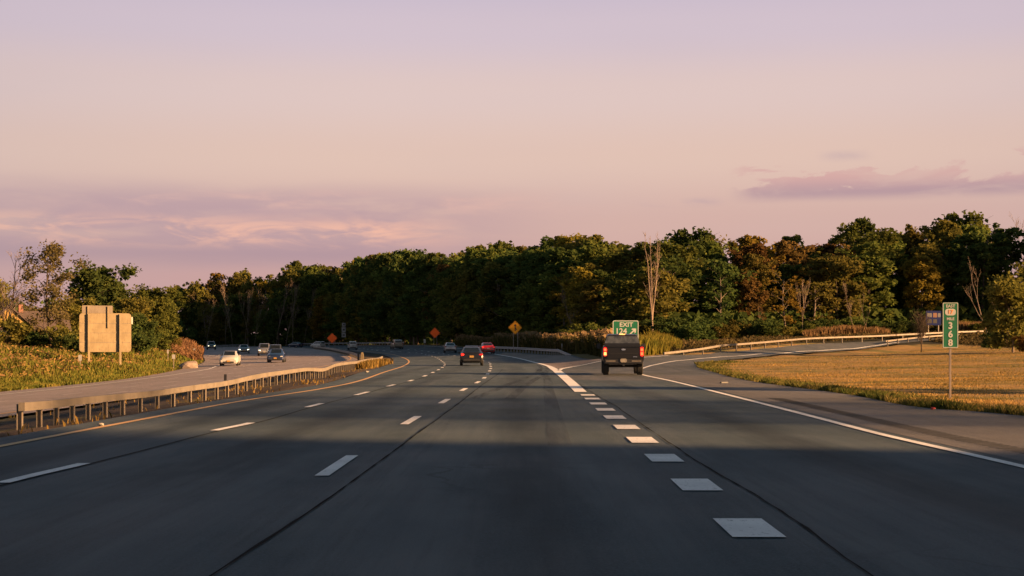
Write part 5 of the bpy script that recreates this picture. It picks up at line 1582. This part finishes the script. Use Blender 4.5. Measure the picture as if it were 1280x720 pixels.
def car(kind, name, label, body_mat, loc, rz, lights='off', rear='off', plate='plate', group=None, cat='car', front_plate='plate_gold', scale=1.0, dark_top=False):
    root = empty(name, loc, rz); tag(root, label, cat, group)
    root.scale = (scale,)*3
    st = S(kind)
    body, V, k = loft(st, body_mat, root)
    L = st[-1][0]; Rr = st[0][0]
    if kind == 'sedan':
        pane(V, k, 2, 3, 7, 8, .06, .94, .02, .98, M['glass'], root, 'rear_window')
        pane(V, k, 5, 6, 7, 8, .04, .94, .02, .98, M['glass'], root, 'windshield')
        sides = [(2, 3, .55, .97), (3, 4, .04, .97), (4, 5, .06, .97), (5, 6, .03, .62)]
        add_wheels(root, .795, (-1.38, 1.42), .325, .21)
    elif kind == 'suv':
        pane(V, k, 0, 1, 7, 8, .12, .92, .02, .98, M['glass'], root, 'rear_window')
        pane(V, k, 5, 6, 7, 8, .04, .94, .02, .98, M['glass'], root, 'windshield')
        sides = [(1, 2, .3, .95), (2, 3, .05, .95), (3, 4, .04, .96), (4, 5, .05, .97), (5, 6, .03, .6)]
        add_wheels(root, .81, (-1.35, 1.40), .36, .23)
    else:
        pane(V, k, 0, 1, 7, 8, .12, .92, .02, .98, M['glass'], root, 'rear_window')
        pane(V, k, 5, 6, 7, 8, .04, .94, .02, .98, M['glass'], root, 'windshield')
        sides = [(1, 2, .3, .95), (2, 3, .05, .96), (3, 4, .03, .97), (4, 5, .05, .97), (5, 6, .03, .62)]
        add_wheels(root, .86, (-1.5, 1.55), .34, .22)
    for (a, b, u0, u1) in sides:
        pane(V, k, a, b, 5, 6, u0, u1, .12, .86, M['glass'], root, 'side_window')
        pane(V, k, a, b, 10, 9, u0, u1, .12, .86, M['glass'], root, 'side_window')
    zt_ = st[1][6]
    tl = {'off': M['tail_off'], 'on': M['tail_on'], 'dim': M['tail_dim']}[rear]
    for sx in (-1, 1):
        if kind == 'sedan':
            MB().box((sx*.66, Rr+.07, .84), (.34, .16, .15), rot=Matrix.Rotation(sx*-.25, 3, 'Z'), bev=.03).build('taillight', tl, root)
        else:
            MB().box((sx*.76, Rr+.06, 1.0), (.16, .14, .34), rot=Matrix.Rotation(sx*-.25, 3, 'Z'), bev=.03).build('taillight', tl, root)
        zh = .62 if kind == 'sedan' else (.76 if kind == 'suv' else .68)
        MB().box((sx*.64, L-.13, zh), (.32, .20, .13), rot=Matrix.Rotation(sx*-.45, 3, 'Z'), bev=.03).build('headlight', M['head_on'] if lights == 'on' else M['head_off'], root)
        zw = st[6][6]+.06
        MB().box((sx*(st[6][5]+.12), st[6][0]-.42, zw), (.20, .10, .13), bev=.035).build('mirror', body_mat, root)
    MB().box((0, Rr+.02, .44), (1.30, .12, .18), bev=.03).build('rear_bumper', M['trim_black'], root)
    MB().box((0, Rr-.02 if kind == 'sedan' else Rr-.02, .70 if kind == 'sedan' else .82), (.32, .03, .16), bev=.008).build('license_plate', M[plate], root)
    MB().box((0, L-.01, .36 if kind == 'sedan' else .44), (1.05, .08, .14), bev=.02).build('grille', M['trim_black'], root)
    MB().box((0, L+.03, .46 if kind == 'sedan' else .56), (.32, .03, .15), bev=.008).build('front_plate', M[front_plate], root)
    return root

def lane_pos(line, y, offx=0.0):
    x = float(np.interp(y, line[:, 1], line[:, 0]))+offx
    x2 = float(np.interp(y+4, line[:, 1], line[:, 0]))+offx
    return x, math.atan2(-(x2-x), 4.0)
def put(px, py, d, line, oncoming=False, dz=0.035):
    x = (px-640)*d/F; _, a = lane_pos(line, d)
    return (x, d, g1(x, d)+dz), a+(PI if oncoming else 0)
black = paint('paint_black', (.005, .005, .006), .35, coat=.15); white = paint('paint_white', (.40, .385, .36), coat=.3); red = paint('paint_red', (.30, .006, .010)); silver = paint('paint_silver', (.26, .25, .25), .3, .5)
beige = paint('paint_beige', (.22, .18, .13), .3, .3); navy = paint('paint_navy', (.012, .022, .06)); dgrey = paint('paint_dark_grey', (.03, .032, .036)); pewter = paint('paint_pewter', (.20, .20, .21), .3, .4)
loc, a = put(589.5, 460, 112, yellow); car('sedan', 'parked_car' if False else 'car', 'black sedan seen from behind with a gold plate and one glinting tail lamp', black, loc, a-.02, rear='dim', plate='plate_gold', group='cars heading away')
loc, a = put(608.3, 444, 186, yellow); car('sedan', 'car', 'bright red sedan just ahead of the black sedan', red, loc, a, rear='dim', plate='plate', group='cars heading away')
loc, a = put(562.5, 439, 208, yellow); car('sedan', 'car', 'silver sedan ahead of the black sedan, left of the red sedan', silver, loc, a-.04, group='cars heading away')
loc, a = put(495.8, 435.3, 268, yellow); car('minivan', 'car', 'pale gold minivan alone in the middle lanes, right of the white SUV', beige, loc, a, group='cars heading away', cat='minivan')
loc, a = put(440.5, 436.3, 298, yellow); car('suv', 'car', 'white SUV driving away beyond the median, right of the left orange sign', white, loc, a-.05, group='cars heading away', cat='suv')
loc, a = put(369.5, 433.5, 385, yellow); car('sedan', 'car', 'dark sedan far on the bend, left of the far white car', navy, loc, a+.5, group='cars heading away', scale=1.0)
loc, a = put(397.5, 433.8, 352, yellow); car('suv', 'car', 'white car far on the bend, right of the far dark sedan', white, loc, a+.5, group='cars heading away', scale=.92, rear='off')
# oncoming
loc, a = put(287.8, 457, 142, wbI_line, True); car('sedan', 'car', 'white sedan nearest to us on the oncoming lanes', white, loc, PI+.12, group='oncoming cars')
loc, a = put(346, 453.3, 155, wbI_line, True); car('sedan', 'car', 'dark blue sedan with an orange front plate on the oncoming lanes', navy, loc, PI+.09, group='oncoming cars')
loc, a = put(304.8, 441.5, 232, wbI_line, True); car('sedan', 'car', 'oncoming pale car with bright lit headlights behind the white sedan', pewter, loc, a, lights='on', group='oncoming cars')
loc, a = put(330.5, 446, 205, wbI_line, True); car('suv', 'car', 'silver SUV left of the dark blue sedan, with headlights lit', silver, loc, a, lights='on', group='oncoming cars', cat='suv', front_plate='plate')
loc, a = put(344.2, 449, 178, wbI_line, True); car('suv', 'car', 'dark SUV half hidden behind the dark blue sedan', dgrey, loc, a, group='oncoming cars', cat='suv', front_plate='plate')
loc, a = put(264, 436.5, 305, wbI_line, True); car('suv', 'car', 'farthest oncoming SUV with lit headlights at the left end of the bend', dgrey, loc, a, lights='on', group='oncoming cars', cat='suv', front_plate='plate')

# pickup truck
def pickup(loc, rz):
    root = empty('pickup_truck', loc, rz); root.scale = (1.04, 1.03, 1.075); tag(root, 'dark grey pickup truck with lit tail lamps taking the exit lane', 'pickup truck')
    bm_ = paint('paint_graphite', (.006, .0055, .0055), .4, .0, coat=.12); 
    # cab and bonnet
    st = [(-.93, .52, .78, .96, .98, .93, 1.30, .90, 1.42), (-.88, .50, .80, .97, .98, .94, 1.32, .74, 1.90), (-.55, .48, .82, .985, .98, .95, 1.32, .74, 1.95), (.30, .48, .82, .985, .98, .95, 1.31, .74, 1.955),
          (.80, .48, .82, .985, .98, .95, 1.30, .73, 1.92), (1.50, .48, .82, .985, .98, .94, 1.30, .80, 1.36), (2.45, .50, .82, .97, .95, .92, 1.20, .84, 1.28), (2.85, .52, .78, .95, .85, .88, 1.10, .80, 1.17), (2.93, .60, .70, .86, .80, .80, 1.0, .74, 1.06)]
    body, V, k = loft(st, bm_, root)
    pane(V, k, 0, 1, 7, 8, .16, .86, -.06, 1.06, M['cab_glass'], root, 'rear_window')
    pane(V, k, 4, 5, 7, 8, .05, .95, .0, 1.0, M['glass'], root, 'windshield')
    for (a, b, u0, u1) in [(1, 2, .2, .96), (2, 3, .03, .97), (3, 4, .04, .97), (4, 5, .03, .6)]:
        pane(V, k, a, b, 5, 6, u0, u1, .12, .86, M['glass'], root, 'side_window'); pane(V, k, a, b, 10, 9, u0, u1, .12, .86, M['glass'], root, 'side_window')
    # bed: two sides, floor and front lip
    bed = MB()
    for sx in (-1, 1):
        bed.prism([(sx*.72, .72), (sx*.90, .50), (sx*.985, .74), (sx*.985, 1.05), (sx*.955, 1.34), (sx*.90, 1.39), (sx*.80, 1.37), (sx*.78, .95)], -2.80, -.945)
    bed.box((0, -1.87, .80), (1.58, 1.84, .10)); bed.build('bed', bm_, root, smooth=True, sharp=30)
    MB().box((0, -1.87, 1.345), (1.60, 1.78, .03), bev=.01).build('bed_cover', M['trim_black'], root)
    # tailgate with its raised rib and handle
    tg = MB().box((0, -2.83, 1.06), (1.60, .09, .62), bev=.025).build('tailgate', bm_, root, smooth=True, sharp=35)
    MB().box((0, -2.875, 1.335), (1.62, .10, .07), bev=.02).build('spoiler_lip', bm_, tg, smooth=True, sharp=35)
    MB().box((0, -2.882, 1.00), (1.36, .03, .035), bev=.01).build('rib', M['chrome'] if False else M['trim_black'], tg)
    mb = MB(); n0 = 18; mb.prism([(.105*math.cos(2*PI*i/n0), 1.20+.042*math.sin(2*PI*i/n0)) for i in range(n0)], -2.895, -2.872); mb.build('emblem', M['chrome'], tg)
    MB().box((.56, -2.88, .86), (.20, .014, .028)).build('badge', M['chrome'], tg)
    for sx in (-1, 1):
        tl = MB().box((sx*.885, -2.80, 1.10), (.17, .16, .44), bev=.03).build('taillight', M['tail_dim'], root)
        MB().box((sx*.885, -2.886, 1.19), (.12, .02, .12), bev=.008).build('brake_lamp', M['tail_on'], tl)
        MB().box((sx*.885, -2.886, 1.00), (.12, .02, .14), bev=.008).build('turn_lamp', M['amber_on'] if sx < 0 else M['tail_on'], tl)
        MB().box((sx*1.13, .95, 1.36), (.22, .12, .26), bev=.04).build('mirror', M['trim_black'], root)
        MB().box((sx*.80, 2.88, .98), (.26, .12, .24), bev=.03).build('headlight', M['head_off'], root)
    # bumper
    bp = MB(); bp.box((0, -2.93, .64), (1.84, .18, .22), bev=.03); bp.build('rear_bumper', M['trim_black'], root, smooth=True, sharp=35)
    for sx in (-1, 1):
        MB().box((sx*.62, -3.022, .66), (.46, .012, .05)).build('bumper_step', M['post'], root)
    MB().box((0, -3.03, .685), (.31, .022, .17), bev=.03).build('license_plate', M['plate'], root)
    MB().box((0, -2.98, .47), (.10, .20, .10), bev=.01).build('tow_hitch', M['trim_black'], root)
    MB().box((0, -.86, 1.925), (.30, .06, .04), bev=.012).build('brake_light', M['amber_on'], root)
    MB().box((0, -2.3, .58), (.9, .8, .10)).build('spare_wheel_well', M['trim_black'], root)
    ax = MB(); ax.tube([(-.8, -1.85, .42), (.8, -1.85, .42)], .07, 8); ax.build('axle', M['trim_black'], root)
    MB().box((0, 2.94, .86), (1.2, .06, .30), bev=.02).build('grille', M['trim_black'], root)
    for x in (-.42, .42):
        MB().box((x, -.40, 1.55), (.32, .14, .26), bev=.05).build('headrest', M['wall_brown'], root)
    add_wheels(root, .83, (-1.85, 1.80), .405, .29)
    return root
x, y = (782.5-640)*72.5/F, 72.5
pickup((x, y+2.9, g1(x, y+1.5)+.045), R(-2.5))

# ------------------------------------------------------------------ light
sd = bpy.data.lights.new('sun', 'SUN'); sd.energy = 5.0; sd.angle = R(2.0); sd.color = (1.0, .55, .24)
so = bpy.data.objects.new('sun', sd); C.objects.link(so)
az, el = R(SUN_AZ), R(SUN_EL)
to_sun = Vector((math.cos(el)*math.sin(az), math.cos(el)*math.cos(az), math.sin(el)))
so.rotation_euler = (-to_sun).to_track_quat('-Z', 'Y').to_euler(); so.location = to_sun*300

w = bpy.data.worlds.new('World'); scene.world = w; w.use_nodes = True
nt = w.node_tree; nt.nodes.clear()
tc = N(nt, 'ShaderNodeTexCoord').outputs['Generated']
sky = N(nt, 'ShaderNodeTexSky', sky_type='NISHITA'); sky.sun_disc = False; sky.sun_elevation = el; sky.sun_rotation = az
sky.air_density = 1.2; sky.dust_density = 2.0; sky.ozone_density = 2.0
sp = N(nt, 'ShaderNodeSeparateXYZ'); nt.links.new(tc, sp.inputs[0])
X, Y, Z = sp.outputs
ramp = N(nt, 'ShaderNodeValToRGB', {0: math_n(nt, 'MULTIPLY', Z, 1.0)})
rp = ramp.color_ramp; rp.interpolation = 'EASE'
stops = [(0.0, (.57, .32, .33)), (.045, (.59, .335, .335)), (.085, (.66, .405, .365)), (.13, (.76, .515, .43)), (.175, (.75, .55, .51)), (.215, (.66, .52, .58)), (.26, (.54, .45, .58)), (.34, (.20, .25, .33)), (.5, (.05, .12, .16)), (1.0, (.010, .062, .085))]
e = rp.elements
e[0].position = stops[0][0]; e[0].color = (*stops[0][1], 1); e[1].position = stops[-1][0]; e[1].color = (*stops[-1][1], 1)
for pz, c in stops[1:-1]:
    x = e.new(pz); x.color = (*c, 1)
azi = math_n(nt, 'ARCTAN2', X, Y)
# vector for cloud noise: (azimuth, elevation)
cv = N(nt, 'ShaderNodeCombineXYZ', {0: azi, 1: Z, 2: 0.0}).outputs[0]
col = ramp.outputs[0]
# faint broad unevenness, then darker toward the left
nb = noise(nt, scaled(nt, cv, (3, 14, 1)), 1.0, 4, .5)
col = mixc(nt, smooth(nt, nb, .45, .75, 0, .12), col, (.55, .42, .47))
def band(z0, z1, s): return math_n(nt, 'MULTIPLY', smooth(nt, Z, z0-s, z0+s), smooth(nt, Z, z1+s, z1-s))
def azb(a0, a1, s): return math_n(nt, 'MULTIPLY', smooth(nt, azi, a0-s, a0+s), smooth(nt, azi, a1+s, a1-s))
def mul(*a):
    r = a[0]
    for q in a[1:]: r = math_n(nt, 'MULTIPLY', r, q)
    return r
# low stratus on the left: lavender sheet with a lit pink billowing top
n_a = noise(nt, scaled(nt, cv, (7, 36, 1)), 1.0, 6, .55, .3)
n_b = noise(nt, scaled(nt, cv, (15, 72, 1)), 1.0, 7, .60, .5)
lav = mul(band(.055, .106, .012), azb(-2.0, -.02, .10), smooth(nt, n_a, .30, .58))
col = mixc(nt, math_n(nt, 'MULTIPLY', lav, .8), col, (.47, .285, .34))
lav2 = mul(band(.057, .070, .007), azb(-2.0, -.05, .08))
col = mixc(nt, math_n(nt, 'MULTIPLY', lav2, .8), col, (.43, .265, .325))
pink = mul(band(.071, .086, .007), azb(-.36, -.06, .05), smooth(nt, n_b, .42, .62))
col = mixc(nt, math_n(nt, 'MULTIPLY', pink, .95), col, (.92, .48, .36))
pink2 = mul(band(.094, .105, .007), azb(-.30, .02, .08), smooth(nt, n_b, .44, .66))
col = mixc(nt, math_n(nt, 'MULTIPLY', pink2, .7), col, (.76, .44, .38))
# puffy bank on the right
n_c = noise(nt, scaled(nt, cv, (20, 50, 1)), 1.0, 7, .60, .4)
topz = math_n(nt, 'ADD', .1065, math_n(nt, 'ADD', math_n(nt, 'MULTIPLY', smooth(nt, n_c, .34, .66), .019), smooth(nt, azi, .24, .40, 0, .007)))
bank = mul(smooth(nt, math_n(nt, 'SUBTRACT', topz, Z), -.0015, .004), smooth(nt, Z, .0965, .105), azb(.158, 1.2, .012))
hi = smooth(nt, Z, .103, .117)
bcol = mixc(nt, hi, (.47, .28, .32), (.68, .375, .35))
col = mixc(nt, math_n(nt, 'MULTIPLY', bank, smooth(nt, n_b, .25, .62, .35, 1.0)), col, bcol)
wisp = mul(band(.0975, .1015, .003), azb(.095, .14, .012), smooth(nt, n_b, .36, .56))
col = mixc(nt, math_n(nt, 'MULTIPLY', wisp, .65), col, (.52, .34, .37))
wisp2 = mul(band(.126, .131, .003), azb(.215, .24, .010), smooth(nt, n_b, .32, .54))
col = mixc(nt, math_n(nt, 'MULTIPLY', wisp2, .6), col, (.56, .38, .39))
# darker away from the middle of the glow
side = math_n(nt, 'MULTIPLY', math_n(nt, 'ABSOLUTE', math_n(nt, 'SUBTRACT', azi, .05)), 1.0)
col = mixc(nt, smooth(nt, side, .12, .6, 0, .26), col, (.34, .25, .31))
# unseen sky behind the viewpoint, tinted cool and brightened low down as fill
fill_sky = N(nt, 'ShaderNodeValToRGB', {0: Z}); dr = fill_sky.color_ramp.elements
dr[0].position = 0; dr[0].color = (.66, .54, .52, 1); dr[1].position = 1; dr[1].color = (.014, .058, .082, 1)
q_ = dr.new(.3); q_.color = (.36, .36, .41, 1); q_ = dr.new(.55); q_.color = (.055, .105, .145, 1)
col = mixc(nt, smooth(nt, Y, .70, .25), col, fill_sky.outputs[0])
K = .985/(2**EXPO)/.1
sc_ = N(nt, 'ShaderNodeVectorMath', {0: col, 'Scale': K}, operation='SCALE').outputs[0]
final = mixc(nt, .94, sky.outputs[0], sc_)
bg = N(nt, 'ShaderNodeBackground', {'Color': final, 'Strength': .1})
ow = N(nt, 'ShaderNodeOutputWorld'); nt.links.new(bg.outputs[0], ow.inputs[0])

# ------------------------------------------------------------------ camera
cam = bpy.data.cameras.new('camera'); co = bpy.data.objects.new('camera', cam); C.objects.link(co)
co.location = (0, 0, CAM_H); co.rotation_euler = (PI/2, 0, 0)
cam.sensor_width = 36; cam.lens = F/1280*36; cam.shift_y = (HZ-360)/1280
cam.clip_start = .1; cam.clip_end = 12000
scene.camera = co
scene.view_settings.view_transform = 'Standard'; scene.view_settings.look = 'None'
scene.view_settings.exposure = EXPO; scene.view_settings.gamma = 1; scene.view_settings.use_curve_mapping = False
scene.cycles.max_bounces = 6; scene.cycles.diffuse_bounces = 3; scene.cycles.glossy_bounces = 3; scene.cycles.transparent_max_bounces = 6; scene.cycles.transmission_bounces = 3
scene.cycles.use_denoising = True
scene.cycles.sample_clamp_indirect = 6
